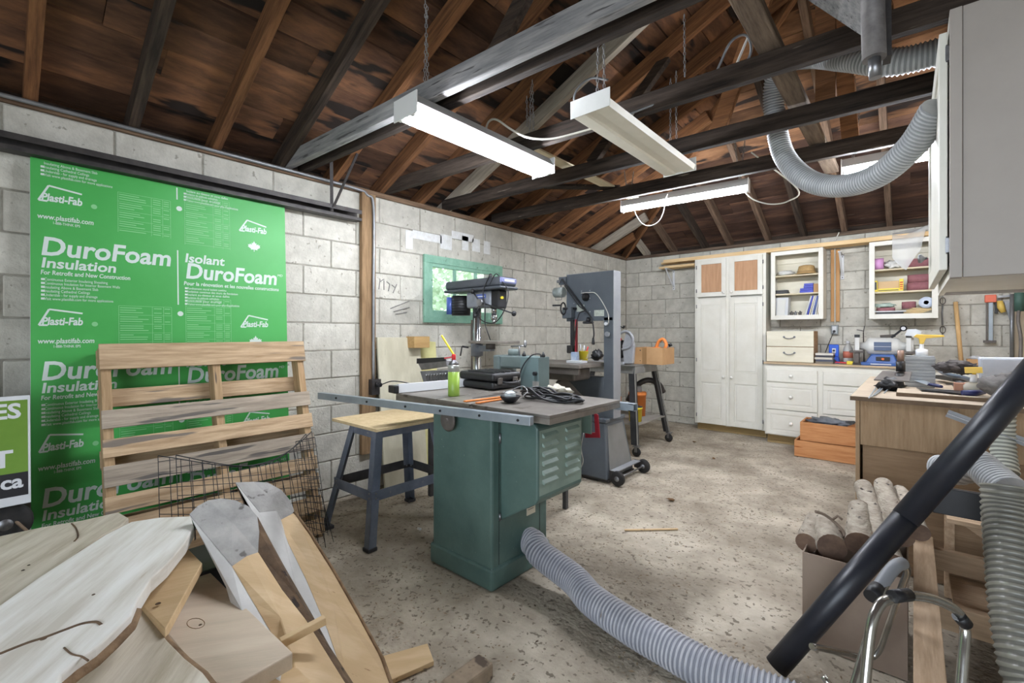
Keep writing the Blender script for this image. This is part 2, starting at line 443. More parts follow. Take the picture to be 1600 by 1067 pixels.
# boards that lie across the ties
b = MB().box(-.52, -.43, .9, 4.3, 2.478, 2.52).build('binder', m_binder, ce, bevel=.003, seg=1, label='grey-brown lengthwise binder board over the ties')
m_cream = wood('cream_strip', (206,192,160), (222,208,178), 'y', rnd=.04)
MB().box(-1.99, -1.90, 2.38, 3.95, 2.478, 2.490).build('loose_strip', m_cream, ce, label='pale cream board lying over the ties')
MB().bar((-2.35, 3.1, 2.485), (-1.9, 3.55, 2.485), .09, .02).build('loose_strip', m_tie, ce)
# webs up from the ties to the rafters
for (p, q) in [((-1.75, 2.87, 2.47), (-1.35, 3.22, 3.22)), ((-1.55, 1.56, 2.47), (-.8, 1.69, 3.45)), ((-.9, 2.93, 2.47), (-.42, 2.8, 3.6)), ((-.35, 2.93, 2.47), (-.35, 2.93, 3.55)), ((-.30, 3.6, 2.47), (-.38, 3.6, 3.6)), ((-.1, 2.27, 2.47), (-.35, 2.27, 3.55))]:
    MB().bar(p, q, .04, .09, up=(1,0,0)).build('web', m_rafter if p[0] > -1 else m_raftd, ce, bevel=.002, seg=1)
# ============================================================ light fixtures
m_whitep = mat('white_enamel', (226,226,222), (214,214,210), rough=.35, scale=5)
m_cover = mat('fixture_cover', (238,234,220), (228,224,208), rough=.4, scale=6)
m_tube = mat('lit_tube', (255,255,255), emit=((240,245,255), 115))
m_tube2 = mat('lit_tube_bright', (255,255,255), emit=((240,245,255), 240))
m_socket = mat('socket_white', (230,230,228), rough=.5)
m_chain = mat('chain_steel', (170,170,168), (130,130,132), rough=.5, metal=.2, scale=40)
m_cable = mat('cable_white', (205,202,192), rough=.5)
m_grey_c = mat('conduit_grey', (150,152,154), (130,132,134), rough=.4, metal=.6, scale=10)
m_black = mat('black_plastic', (22,22,24), (32,32,35), rough=.45, scale=12)
m_steel = mat('bare_steel', (150,150,152), (120,120,122), rough=.38, metal=.85, scale=14)
m_darksteel = mat('dark_steel', (52,50,50), (76,72,70), rough=.55, metal=.5, scale=10)
m_web = mat('cobweb', (190,188,184), rough=.9)
def chain(p0, p1, parent, name='chain'):
    p0 = V(p0); p1 = V(p1); n = max(3, int((p1-p0).length/.022)); mb = MB()
    for i in range(n):
        c = p0.lerp(p1, (i+.5)/n); d = (p1-p0).normalized()
        s = d.orthogonal().normalized() if i % 2 else d.cross(d.orthogonal()).normalized()
        pts = [c+d*.013*math.cos(a)+s*.006*math.sin(a) for a in [k*PI/3 for k in range(6)]]
        mb.tube(pts, .0022, 4, closed=True)
    return mb.build(name, m_chain, parent)
def fixture(name, label, loc, rz, L, tubes, lit=True, cover=False, chains=(), group=None):
    t = thing(name, label, 'light', loc, rz, group)          # local x along, z=0 at the tube underside
    if cover:
        # wide shade with sloping sides, closed end plates
        prof = [(-.095,0),(-.105,.03),(-.06,.075),(.06,.075),(.105,.03),(.095,0),(.03,-.004),(.022,.006),(-.022,.006),(-.03,-.004)]
        MB().prism([(0, y, z) for y, z in prof], (L,0,0)).build('shade', m_cover, t)
        for x in (-.004, L): box('end_plate', m_whitep, x, x+.004, -.108, .108, -.006, .08, t, bevel=.001)
    else:
        W = .085 if tubes == 2 else .03
        prof = [(-W,.045),(-W*.45,.035),(-W*.4,.085),(W*.4,.085),(W*.45,.035),(W,.045),(W,.05),(W*.6,.1),(-W*.6,.1),(-W,.05)]
        MB().prism([(0, y, z) for y, z in prof], (L,0,0)).build('housing', mat('housing_grey', (168,168,166), rough=.5), t)
        for x in (-.006, L): box('end_plate', m_socket, x, x+.006, -W-.006, W+.006, -.004, .1, t, bevel=.002)
        for y in ([-.048, .048] if tubes == 2 else [0]):
            MB().cyl((.012, y, .012), (L-.012, y, .012), .013, 14).build('lamp_tube', (m_tube if tubes == 2 else m_tube2) if lit else m_whitep, t, label='glowing fluorescent tube')
            box('lampholder', m_socket, 0, .014, y-.014, y+.014, -.004, .045, t)
            box('lampholder', m_socket, L-.014, L, y-.014, y+.014, -.004, .045, t)
    for (x, top) in chains:
        chain((x, -.02, .095), (x-.03, -.03, top), t); chain((x, .02, .095), (x+.03, .03, top), t)
    return t
GF = None
fixture('light_fixture', 'lit twin-tube fluorescent fixture hanging nearest the green foam board', (-1.81, 1.30, 2.262), PI/2, 1.07, 2, chains=((.12, .62), (.95, .55)))
fixture('light_fixture', 'unlit white covered fluorescent fixture hanging under the tie beams', (-1.15, 1.87, 2.285), PI/2, 1.10, 2, cover=True, chains=((.1, .6), (1.0, .6)))
fixture('light_fixture', 'lit single-tube fluorescent fixture hanging above the tall white cabinet', (-1.93, 3.68, 2.305), math.radians(5), 1.0, 1, chains=((.06, .35), (.94, .4)))
fixture('light_fixture', 'lit fluorescent fixture partly hidden behind the grey hanging duct hose', (-.36, 3.78, 2.30), math.radians(2), 1.0, 1, chains=((.06, .4), (.9, .5)))
# drooping white flex below the far fixture
def px_path(pts, Y): return [onY(a, b, Y) for a, b in pts]
t = MB().tube(catmull(px_path([(990,327),(995,338),(1003,349),(1015,353),(1028,347),(1036,333),(1040,312),(1043,303)], 3.66), 6), .004, 6).build('hanging_flex', m_cable)
tag(t, 'white electric flex looped below the lit fixture over the tall cabinet', 'cable')
t = MB().tube(catmull(px_path([(1162,298),(1178,312),(1205,319),(1232,314),(1246,295)], 3.75)+[V((-.85,3.5,2.5))], 6), .005, 6).build('hanging_flex', m_cable)
tag(t, 'white flex sagging between the two far fluorescent fixtures', 'cable')
# armoured cable that loops along the third tie beam
p3 = lambda a, b: onY(a, b, 2.70)
cb = [V((-1.80,1.95,2.36)), V((-1.84,2.08,2.44))]+[onY(a, b, 2.085) for a, b in [(770,192),(800,208),(830,217)]]
cb = [at(758,205,2.66), at(764,190,2.66), at(776,187,2.62), at(800,203,2.6), at(826,215,2.55), at(860,217,2.5), at(900,208,2.45), at(960,190,2.40), at(1010,172,2.38), at(1075,152,2.34), at(1120,135,2.30), at(1142,120,2.28), at(1155,90,2.25), at(1170,55,2.2)]
t = MB().tube(catmull(cb, 8), .006, 8).build('armoured_cable', m_cable); tag(t, 'pale armoured cable strung along the ties from the lit twin fixture', 'cable')
cb = [at(950,125,2.25), at(925,122,2.28), at(905,135,2.3), at(897,155,2.32), at(905,175,2.34), at(925,186,2.35), at(960,185,2.36), at(1010,168,2.33), at(1080,142,2.28), at(1110,128,2.25), at(1125,100,2.22), at(1140,68,2.18), at(1158,55,2.16), at(1170,60,2.16), at(1172,85,2.2), at(1150,120,2.24), at(1110,138,2.27)]
t = MB().tube(catmull(cb, 8), .006, 8).build('armoured_cable', m_grey_c); tag(t, 'grey armoured cable looping up beside the unlit fixture', 'cable')
# loose chains hanging from the rafters
for (a, b, c, D, lab) in [(823,150,198,2.9,'thin chain hanging left of the pale rafter'), (1069,22,120,2.5,'long thin chain hanging above the unlit fixture')]:
    o = chain(at(a, b, D), at(a+1, c, D), None, 'hanging_chain'); tag(o, lab, 'chain')
# ============================================================ dust hose overhead
m_hose = mat('hose_grey', (186,188,188), (160,162,164), rough=.42, scale=9)
m_hosedark = mat('hose_grey_dusty', (150,152,160), (178,178,182), rough=.55, scale=9, spots=((120,116,112), 8, .68))
def Yp(a, b, Y): return onY(a, b, Y)
pts = [V((.34, 2.62, 2.42)), V((.15,2.62,2.415)), Yp(1400,97,2.62), Yp(1330,92,2.68), Yp(1270,88,2.82), Yp(1228,98,2.96), Yp(1210,130,3.06), Yp(1212,190,3.12), Yp(1226,245,3.12), Yp(1262,281,3.06), Yp(1310,291,2.96), Yp(1370,275,2.80), Yp(1425,228,2.64), Yp(1466,166,2.50)]
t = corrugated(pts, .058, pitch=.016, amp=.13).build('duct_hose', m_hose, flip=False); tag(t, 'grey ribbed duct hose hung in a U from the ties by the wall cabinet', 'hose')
# hanging steel post near the camera with its side plate
t = thing('hanging_post', 'weathered round steel post hanging from the roof left of the wall cabinet', 'post', at(1365, 125, 1.42))
MB().cyl(at(1368,122,1.42), at(1366,86,1.42), .0165, 16).build('inner_tube', m_steel, t, world=True)
MB().cyl(at(1366,92,1.42), at(1358,-180,1.46), .031, 20).build('outer_tube', mat('grey_weathered', (132,128,126), (96,92,92), rough=.6, metal=.3, scale=12), t, world=True)
MB().bar(at(1386,94,1.45), at(1384,-180,1.49), .02, .05).build('side_strap', m_darksteel, t, world=True)
t = MB().bar(at(1260,-32,1.7), at(1372,38,1.50), .16, .02, up=(.2,.3,1)).build('track_board', m_tieg, bevel=.002); tag(t, 'blue-grey board running down to the hanging steel post', 'board')
# ============================================================ garage track and conduit on the left wall
t = thing('steel_track', 'long dark steel door track fixed high along the left block wall', 'track', (LX+.09, .6, 2.10))
mb = MB(); a, b = -1.4, 1.85
for (y0, y1, x0, x1) in [(0,0,0,0)]:
    pass
prof = [(.03,0),(.035,0),(.035,.075),(.10,.075),(.10,.05),(.105,.05),(.105,.08),(.03,.08)]
MB().prism([(LX+x, a, 2.085+z) for x, z in prof], (0, b-a, 0)).build('rail', m_darksteel, t, world=True)
MB().prism([(LX+x, a, 2.085+z) for x, z in [(.03,0),(.105,0),(.105,.02),(.1,.02),(.1,.005),(.03,.005)]], (0, b-a, 0)).build('rail_lip', m_darksteel, t, world=True)
for (p, q) in [((LX+.09, 1.62, 2.09), (LX+.16, 1.58, 2.52)), ((LX+.09, 1.62, 2.12), (LX+.30, 1.70, 2.50))]:
    MB().bar(p, q, .022, .004).build('hanger_strap', m_darksteel, t, world=True)
t = MB().tube(catmull([(LX+.03,-1.4,2.352),(LX+.03,0,2.352),(LX+.03,1.0,2.35),(LX+.03,1.80,2.345),(LX+.05,1.93,2.31),(LX+.062,1.975,2.22),(LX+.062,1.975,1.6),(LX+.062,1.975,.85)], 8), .011, 10).build('conduit', m_grey_c)
tag(t, 'thin grey conduit running along the plate and down the wooden post', 'pipe')
m_post = wood('post_wood', (120,96,70), (158,130,98), 'z', rnd=.1)
t = box('wall_post', m_post, LX+.008, LX+.048, 1.885, 2.005, .3, 2.326, bevel=.003); tag(t, 'rough wooden strip on the block wall behind the conduit', 'post')
t = thing('power_outlet', 'dark socket box at the foot of the conduit with a plugged-in cord', 'outlet', (LX+.06, 1.98, .80))
box('outlet_box', m_darksteel, LX+.05, LX+.10, 1.94, 2.02, .76, .88, t, world=True)
MB().cyl((LX+.10,1.98,.84), (LX+.15,1.98,.84), .018, 12).build('plug', m_black, t, world=True)
MB().tube(catmull([(LX+.15,1.98,.84),(LX+.24,2.05,.87),(LX+.35,2.2,.82),(LX+.4,2.3,.7)], 8), .004, 6).build('cord', m_black, t, world=True)
# ============================================================ window
m_green = mat('old_green_paint', (116,160,138), (136,178,156), rough=.7, scale=12, bump=.3, spots=((84,118,98), 18, .66))
m_glass = mat('old_glass', (222,238,232), rough=.1, alpha=.12)
y0, y1, z0, z1 = 2.497, 3.506, 1.333, 1.931
wi = thing('window_1', 'x', 'x', (LX, 3.0, 1.33)); del wi['label']; del wi['category']; wi['kind'] = 'structure'
X0, X1 = LX+.004, LX+.03
for nm, bb in [('frame_rail', (X0,X1,y0,y1,z1-.07,z1)), ('frame_rail', (X0,X1,y0,y1,z0,z0+.05)), ('frame_stile', (X0,X1,y0,y0+.05,z0+.05,z1-.07)), ('frame_stile', (X0,X1,y1-.05,y1,z0+.05,z1-.07))]:
    box(nm, m_green, *bb, wi, world=True, bevel=.003)
xa, xb = LX-.01, LX+.022
ya, yb, za, zb = y0+.05, y1-.05, z0+.05, z1-.07
for nm, bb in [('sash_stile', (xa,xb,ya,ya+.045,za,zb)), ('sash_stile', (xa,xb,yb-.045,yb,za,zb)), ('sash_rail', (xa,xb,ya+.045,yb-.045,zb-.03,zb)), ('sash_rail', (xa,xb,ya+.045,yb-.045,za,za+.06))]:
    box(nm, m_green, *bb, wi, world=True, bevel=.002)
n0, n1 = ya+.045, yb-.045
for k in (1, 2):
    y = n0+(n1-n0)*k/3; box('glazing_bar', m_green, xa+.002, xb-.004, y-.012, y+.012, za+.06, zb-.03, wi, world=True)
for k in range(3):
    a = n0+(n1-n0)*k/3; b = n0+(n1-n0)*(k+1)/3
    box('pane', m_glass, LX+.004, LX+.007, a+.01, b-.01, za+.06, zb-.03, wi, world=True, bevel=0)
box('window_label', mat('paper', (214,206,178), rough=.8), X1, X1+.001, 3.10, 3.15, z0+.012, z0+.035, wi, world=True, bevel=0)
# greenery outside the window
m_leaf = mat('sunlit_leaves', (176,206,160), (226,240,212), rough=.8, scale=.9, rnd=.1)
mb = MB(); rng = random.Random(3)
for i in range(9000):
    c = V((-6.6+rng.uniform(-.5,.5), rng.uniform(3.4,9.8), rng.uniform(-.04, 3.2)))
    c.x += -.3*math.sin(c.y*2)*math.cos(c.z)
    a = V((rng.uniform(-1,1), rng.uniform(-1,1), rng.uniform(-1,1))).normalized()*.08; b = a.orthogonal().normalized()*.045
    mb.add([c-a, c-b, c+a, c+b], [(0,1,2,3)])
o = mb.build('hedge', m_leaf, flip=False); tag(o, 'pale green hedge leaves seen through the small window', 'hedge', kind='stuff')
# ============================================================ foam board
m_foamg = mat('foam_green', (62,158,72), (70,166,80), rough=.5, scale=2)
m_foamw = mat('foam_white', (214,216,214), rough=.8)
m_print = mat('print_white', (205,216,210), rough=.55)
m_printf = mat('print_faint', (128,192,134), rough=.55)
lean = math.atan(.09/2.07)
ex = V((0,1,0)); ey = V((-math.sin(lean),0,math.cos(lean))); ez = ex.cross(ey)
org = V((-3.09, .126, .03))
PM = M(((ex.x,ey.x,ez.x,org.x),(ex.y,ey.y,ez.y,org.y),(ex.z,ey.z,ez.z,org.z),(0,0,0,1)))
fb = thing('foam_board', 'tall green printed foam insulation board leaning on the block wall', 'insulation board', mw=PM)
PW, PH = 1.18, 2.055
mb = MB().box(0, PW, 0, PH, -.05, -.0015); mb.build('foam_core', m_foamw, fb, bevel=.003)
mb = MB().box(.0, PW, 0, PH, -.0015, 0); mb.build('printed_face', m_foamg, fb)
PI_ = PM.inverted()
def pl(px, py):
    o_ = PI_ @ CAM; d_ = PI_.to_3x3() @ ray(px, py); k = -o_.z/d_.z; q = o_+d_*k; return q.x, q.y
def put(s, ax, ay, bx, h, dy=0, bold=.02, shear=0., m=None, name='lettering'):
    x0, y0 = pl(ax, ay); x1, _ = pl(bx, ay)
    text_mesh(s, m or m_print, fb, x0, y0-dy, x1-x0, h, bold=bold, shear=shear, name=name)
PER = .605
def rect(x0, x1, y0, y1, mb): mb.box(x0, x1, y0, y1, .0001, .0009)
fine = MB(); logo = MB()
def bars(x0, x1, y, dy, n, h=.004):
    r = random.Random(5)
    for i in range(n):
        rect(x0, x0+(x1-x0)*r.uniform(.6, 1), y-i*dy, y-i*dy+h, fine)
for k in range(-1, 4):
    d = k*PER
    def ok(py_, px_): return -.0 < pl(px_, py_)[1]-d < PH-.03
    def P_(s, ax, ay, bx, h, **kw):
        yy = pl(ax, ay)[1]-d
        if .02 < yy < PH-h*.8: put(s, ax, ay, bx, h, dy=d, **kw)
    P_('DuroFoam', 62, 397, 265, .125, bold=.024, shear=.12)
    P_('Insulation', 63, 417, 180, .068, bold=.024, shear=.12)
    P_('For Retrofit and New Construction', 63, 428, 203, .030, bold=.02, shear=.1)
    P_('Isolant', 288, 409, 350, .072, bold=.024, shear=.12)
    P_('DuroFoam', 289, 434, 431, .125, bold=.024, shear=.12)
    P_('MD', 433, 432, 441, .022, bold=.0, shear=.2)
    P_('Pour la rénovation et les nouvelles constructions', 287, 445, 435, .030, bold=.02, shear=.1)
    P_('Plasti-Fab', 64, 312, 128, .052, bold=.03, shear=.15)
    P_('Plasti-Fab', 377, 360, 416, .05, bold=.03, shear=.15)
    P_('www.plastifab.com', 58, 340, 146, .034, bold=.02, shear=.1)
    P_('1-888-THINK EPS', 82, 350, 124, .018, bold=.01)
    for (ln, s) in enumerate(['Continuous Exterior Insulating Sheathing', 'Continuous Insulation for Interior Basement Walls', 'Insulating Above & Basement Slab', 'Insulating Cathedral Ceilings', 'Underslab - for supply and drainage', 'Visit www.plastifab.com for more applications']):
        ay = 438+ln*6.1; P_(s, 69, ay, [168,187,153,140,152,177][ln], .019, bold=.004)
        q = pl(64, ay); yy = q[1]-d
        if .02 < yy < PH-.03: rect(q[0], q[0]+.012, yy+.002, yy+.012, logo)
    for (ln, s) in enumerate(["Revêtement mural isolant continu", "Isolation continue des murs de fondation", "Isolant au-dessus et sous dalles", "Isolation de plafonds cathédrale", "Sous-dalle pour drainage", "Visitez www.plastifab.com pour plus d'applications"]):
        ay = 452+ln*4.9; P_(s, 293, ay, [353,371,358,342,346,374][ln], .019, bold=.004)
        q = pl(289, ay); yy = q[1]-d
        if .02 < yy < PH-.03: rect(q[0], q[0]+.012, yy+.002, yy+.012, logo)
    # roof-shaped marks over the small name
    for (a, b, c) in [((60,312),(76,290),(128,304)), ((374,360),(386,344),(416,355))]:
        pts = [pl(*q) for q in (a, b, c)]; yy = [q[1]-d for q in pts]
        if min(yy) > .02 and max(yy) < PH-.01:
            for i in (0, 1):
                logo.bar((pts[i][0], yy[i], .0005), (pts[i+1][0], yy[i+1], .0005), .008, .0008)
            logo.bar((pts[0][0], yy[0], .0005), (pts[0][0]+.03, yy[0]+.0, .0005), .008, .0008)
    # tables of fine print
    for (ax, ay, bx, by) in [((184),(300),(266),(362)), ((288),(303),(358),(382))]:
        x0, yt = pl(ax, ay); x1, _ = pl(bx, ay); _, yb_ = pl(ax, by); yt -= d; yb_ -= d
        if yb_ < .02 or yt > PH-.01:
            if yb_ < .02: continue
            yt = PH-.01
            if yt-yb_ < .03: continue
        n = int((yt-yb_)/.012)
        r = random.Random(k+9)
        for i in range(n+1):
            y = yt-i*.012
            if i % 4 == 0: rect(x0, x1, y, y+.0016, fine)
            else:
                rect(x0+.005, x0+(x1-x0)*r.uniform(.25, .55), y, y+.004, fine)
                if r.random() < .7: rect(x0+(x1-x0)*.65, x0+(x1-x0)*.8, y, y+.004, fine)
                if r.random() < .6: rect(x0+(x1-x0)*.86, x0+(x1-x0)*.97, y, y+.004, fine)
        for fx in (0, .62, .84, 1): rect(x0+(x1-x0)*fx-.0008, x0+(x1-x0)*fx+.0008, yb_, yt, fine)
    # centre divider and maple leaf
    xd, yt = pl(277.5, 391); _, yb_ = pl(277.5, 476); yt -= d; yb_ -= d
    if yb_ < PH-.02 and yt > .05: rect(xd-.003, xd+.003, max(yb_, .01), min(yt, PH-.01), logo)
    xl, yl = pl(397, 385); yl -= d
    if .05 < yl < PH-.05:
        L_ = [(0,.034),(.008,.018),(.014,.022),(.013,.008),(.024,.016),(.026,.009),(.036,.010),(.032,0),(.037,-.004),(.018,-.017),(.02,-.023),(.002,-.02),(.002,-.034),(-.002,-.034),(-.002,-.02),(-.02,-.023),(-.018,-.017),(-.037,-.004),(-.032,0),(-.036,.010),(-.026,.009),(-.024,.016),(-.013,.008),(-.014,.022),(-.008,.018)]
        logo.prism([(xl+a, yl+b, .0001) for a, b in L_], (0,0,.0008))
    xs_, ys_ = pl(147, 323); ys_ -= d
    if .05 < ys_ < PH-.05:
        fine.lathe([(.012,.0001),(.012,.0008)], (xs_, ys_, 0), seg=14)
    xs_, ys_ = pl(280, 326); ys_ -= d
    if .05 < ys_ < PH-.05:
        logo.lathe([(.014,.0001),(.014,.0008)], (xs_, ys_, 0), seg=14)
fine.build('fine_print', m_printf, fb, kind='stuff'); logo.build('logo_print', m_print, fb, kind='stuff')
# ============================================================ lawn sign and the machine wheel at the far left
m_sg = mat('sign_green', (96,132,42), (110,146,54), rough=.45, scale=3)
m_sk = mat('sign_black', (30,30,34), rough=.45); m_swh = mat('sign_white', (206,208,210), rough=.5)
sl = math.radians(9)
o0 = V((-2.84, -.52, .36))
ex = V((0,1,0)); ey = V((-math.sin(sl),0,math.cos(sl))); ez = ex.cross(ey)
SM = M(((ex.x,ey.x,ez.x,o0.x),(ex.y,ey.y,ez.y,o0.y),(ex.z,ey.z,ez.z,o0.z),(0,0,0,1)))
sg = thing('lawn_sign', 'white-bordered green and black sign board leaning left of the foam board', 'sign', mw=SM)
SMI = SM.inverted()
def ps(px, py):
    o_ = SMI @ CAM; d_ = SMI.to_3x3() @ ray(px, py); k = -o_.z/d_.z; q = o_+d_*k; return q.x, q.y
rx1, ry1 = ps(47, 617); _, ryb = ps(47, 785); 
W_ = rx1
box('sign_panel', m_swh, 0, W_, ryb, ry1, -.012, 0, sg)
gx, gt = ps(43, 624); _, gb = ps(43, 736); _, kb = ps(43, 772)
box('green_field', m_sg, .02, gx, gb, gt, 0, .001, sg, bevel=0)
box('black_field', m_sk, .02, gx, kb, gb, 0, .001, sg, bevel=0)
def puts(s, ax, ay, bx, h):
    x0, y0_ = ps(ax, ay); x1, _ = ps(bx, ay); cu = text_mesh(s, m_swh, sg, x1, y0_, None, h, z=.0016, bold=.03, align='RIGHT')
_, a_ = ps(30, 655); _, b_ = ps(30, 632); puts('ES', 0, 655, 33, (b_-a_)/.72)
_, a_ = ps(18, 731); _, b_ = ps(18, 705); puts('T', 0, 731, 20, (b_-a_)/.72)
_, a_ = ps(30, 766); _, b_ = ps(30, 749); puts('.ca', 0, 766, 36, (b_-a_)/.60)
m_rub = mat('tyre_rubber', (28,27,27), (44,42,40), rough=.8, scale=20)
mw_ = thing('mower_wheel', 'small black rubber wheel on a dark machine below the lawn sign', 'wheel', at(2, 815, 1.9))
c = at(8, 818, 1.95)
MB().lathe([(.05,-.025),(.078,-.025),(.085,-.012),(.085,.012),(.078,.025),(.05,.025)], c, 'x', 28).build('tyre', m_rub, mw_, world=True)
MB().lathe([(.0,.03),(.02,.03),(.03,.018),(.05,.02),(.052,.0)], c, 'x', 20).build('hub', m_steel, mw_, world=True)
MB().tube([at(-30,770,2.0), at(0,788,1.98), at(22,812,1.96), at(45,832,1.96)], .006, 8).build('wire_handle', mat('worn_wood_wire', (120,100,80), rough=.7), mw_, world=True)
MB().box(c.x-.30, c.x-.03, c.y-.6, c.y+.06, c.z-.06, c.z+.16).build('machine_deck', m_black, mw_, world=True, bevel=.03)
MB().cyl(c+V((-.05,0,0)), c+V((.0,0,0)), .012).build('axle', m_steel, mw_, world=True)
# ============================================================ pallet
m_pal = wood('pallet_wood', (156,130,100), (196,170,138), 'x', rnd=.14, spots=((118,108,98), 1.6, .62))
m_palz = wood('pallet_stringer', (150,122,90), (184,156,120), 'y', rnd=.1, spots=((104,92,80), 2.5, .64))
B0 = V((-2.70, .352, .0)); T0x = -3.00
tl = math.atan((T0x-B0.x)/-1.19)
ex = V((0,1,0)); ey = V((-math.sin(tl),0,math.cos(tl))); ez = ex.cross(ey)
QM = M(((ex.x,ey.x,ez.x,B0.x),(ex.y,ey.y,ez.y,B0.y),(ex.z,ey.z,ez.z,B0.z),(0,0,0,1)))
pa = thing('pallet', 'worn wooden pallet standing on its end against the green foam board', 'pallet', mw=QM)
QI = QM.inverted()
def pq(px, py):
    o_ = QI @ CAM; d_ = QI.to_3x3() @ ray(px, py); k = -o_.z/d_.z; q = o_+d_*k; return q.x, q.y
LZ = pq(152, 537)[1]; W = 1.0
for x in (0, .475, .95): box('stringer', m_palz, x+.003, x+.043, .0, LZ-.005, -.108, -.018, pa, bevel=.003)
m_palg = wood('pallet_grey', (142,130,116), (178,164,146), 'x', rnd=.12, spots=((104,98,92), 1.8, .6))
rows = [(540,577),(641,670),(687,716),(729,763),(778,806)]
for (a, b) in rows:
    ya = pq(165, a)[1]; yb_ = pq(165, b)[1]
    o = box('deck_board', m_palg if a in (641, 729) else m_pal, -.002, 1.0, yb_, ya if a > 545 else LZ, -.018, 0, pa, bevel=.002)
for y in (.02, .155, .29): box('deck_board', m_pal, 0, 1.0, y, y+.09, -.018, 0, pa, bevel=.002)
def pz(px, py, z):
    o_ = QI @ CAM; d_ = QI.to_3x3() @ ray(px, py); k = (z-o_.z)/d_.z; return (o_+d_*k).y
yb0 = pz(250, 629, -.108)
for y in (.05, .30, .62, yb0, LZ-.10): box('back_board', m_pal, 0, 1.0, y, y+.09, -.126, -.108, pa, bevel=.002)
# ============================================================ wire fence pieces in front of the pallet
m_wire = mat('black_wire', (20,22,26), rough=.5)
def trellis(label, TLp, TRp, BLp, BRp, top, nv, hz, r=.0016):
    t = thing('wire_trellis', label, 'wire fence', BLp)
    A, B, Cc, D_ = map(V, (TLp, TRp, BLp, BRp))
    def P(u, v): return (Cc.lerp(D_, u)).lerp(A.lerp(B, u), v)
    mb = MB()
    for i in range(nv+1):
        u = i/nv; mb.tube([P(u, -.03), P(u, top(u))], r, 5)
    mb.build('upright_wires', m_wire, t, world=True)
    mb = MB()
    for v in hz: 
        us = [k/20 for k in range(21) if top(k/20) >= v]
        # runs where the top is above v
        run = []
        for k in range(21):
            if top(k/20) >= v-.001: run.append(k/20)
            else:
                if len(run) > 1: mb.tube([P(run[0], v), P(run[-1], v)], r, 5)
                run = []
        if len(run) > 1: mb.tube([P(run[0], v), P(run[-1], v)], r, 5)
    mb.build('cross_wires', m_wire, t, world=True)
    MB().tube([P(k/20, top(k/20)) for k in range(21)], r*1.5, 5).build('curved_top_wire', m_wire, t, world=True)
    return t
fz = lambda px, py, D: at(px, py, D)
trellis('black wire border fence with a dipping top leaning across the pallet', fz(247,712,1.98), fz(487,674,2.70), fz(250,835,1.90), fz(508,850,2.62),
        lambda u: 1-.25*math.sin(PI*min(1, u*1.0))**1.0, 18, [.08,.25,.42,.58,.75,.92])
trellis('second black wire fence piece behind the dipping one', fz(275,711,1.94), fz(478,678,2.60), fz(280,840,1.88), fz(520,842,2.56),
        lambda u: 1-.24*math.sin(PI*u), 13, [.15,.35,.5,.66,.85])
mbt = trellis('narrow black wire grid standing right of the pallet by the stand', fz(462,690,2.66), fz(492,683,2.72), fz(480,822,2.50), fz(512,832,2.56), lambda u: 1, 3, [i/14 for i in range(15)])
# ============================================================ plywood sheet, block of wood, tool tray on the wall side
m_plyp = mat('pale_plywood', (206,200,178), (190,184,160), rough=.8, scale=4, stretch=(3,3,1), spots=((150,140,116), 9, .7))
m_plyy = mat('yellowed_ply', (214,208,150), (196,190,130), rough=.8, scale=5)
a = onX(590, 527, LX+.07); b = onX(671, 530, LX+.07)
t = MB().hexa([(LX+.16, a.y, .02), (LX+.18, a.y, .02), (LX+.18, b.y-.1, .02), (LX+.16, b.y-.1, .02)], [(LX+.045, a.y, a.z), (LX+.065, a.y, a.z), (LX+.065, b.y-.1, a.z-.005), (LX+.045, b.y-.1, a.z-.005)]).build('plywood_sheet', m_plyp, bevel=.002)
tag(t, 'pale plywood sheet leaning on the block wall behind the tool stand', 'plywood sheet')
t = MB().hexa([(LX+.12, b.y-.095, .02), (LX+.135, b.y-.095, .02), (LX+.135, b.y+.09, .02), (LX+.12, b.y+.09, .02)], [(LX+.03, b.y-.095, 1.18), (LX+.045, b.y-.095, 1.18), (LX+.045, b.y+.09, 1.16), (LX+.03, b.y+.09, 1.16)]).build('plywood_offcut', m_plyy, bevel=.002)
tag(t, 'narrow yellowed plywood strip leaning beside the pale plywood sheet', 'plywood strip')
c = onX(660, 535, LX+.15)
t = box('wood_block', wood('tan_block', (178,142,92), (200,166,114), 'y'), LX+.046, LX+.16, c.y-.09, c.y+.07, c.z-.045, c.z+.05, bevel=.003); tag(t, 'tan wood block sticking out at the top of the plywood strip', 'wood block')
# ============================================================ table saw
m_saw = mat('saw_green', (68,92,87), (90,114,107), rough=.42, scale=3, bump=.06, bscale=30, spots=((128,146,136), 70, .72))
m_sawl = mat('saw_green_lit', (118,138,128), (140,158,147), rough=.45, scale=3, spots=((92,116,108), 30, .72))  # paler saw green: light on the motor cover put into its colour
m_cast = mat('cast_iron', (112,106,100), (142,136,128), rough=.42, metal=.35, scale=5, spots=((92,84,76), 7, .62))
m_castd = mat('cast_iron_edge', (84,78,74), (108,102,96), rough=.6, metal=.3, scale=6)
m_alu = mat('fence_blue_grey', (140,150,158), (162,170,176), rough=.38, metal=.5, scale=5)
ts = thing('table_saw', 'green cabinet table saw with a grey cast iron top and louvred motor cover', 'table saw', (-1.74, 1.8, 0))
CX0, CX1, CY0, CY1 = -1.974, -1.505, 1.572, 2.035
box('cabinet_body', m_saw, CX0+.012, CX1-.012, CY0+.012, CY1-.012, .09, .835, ts, world=True, bevel=.012)
box('base_plinth', m_saw, CX0, CX1, CY0, CY1, .0, .107, ts, world=True, bevel=.014)
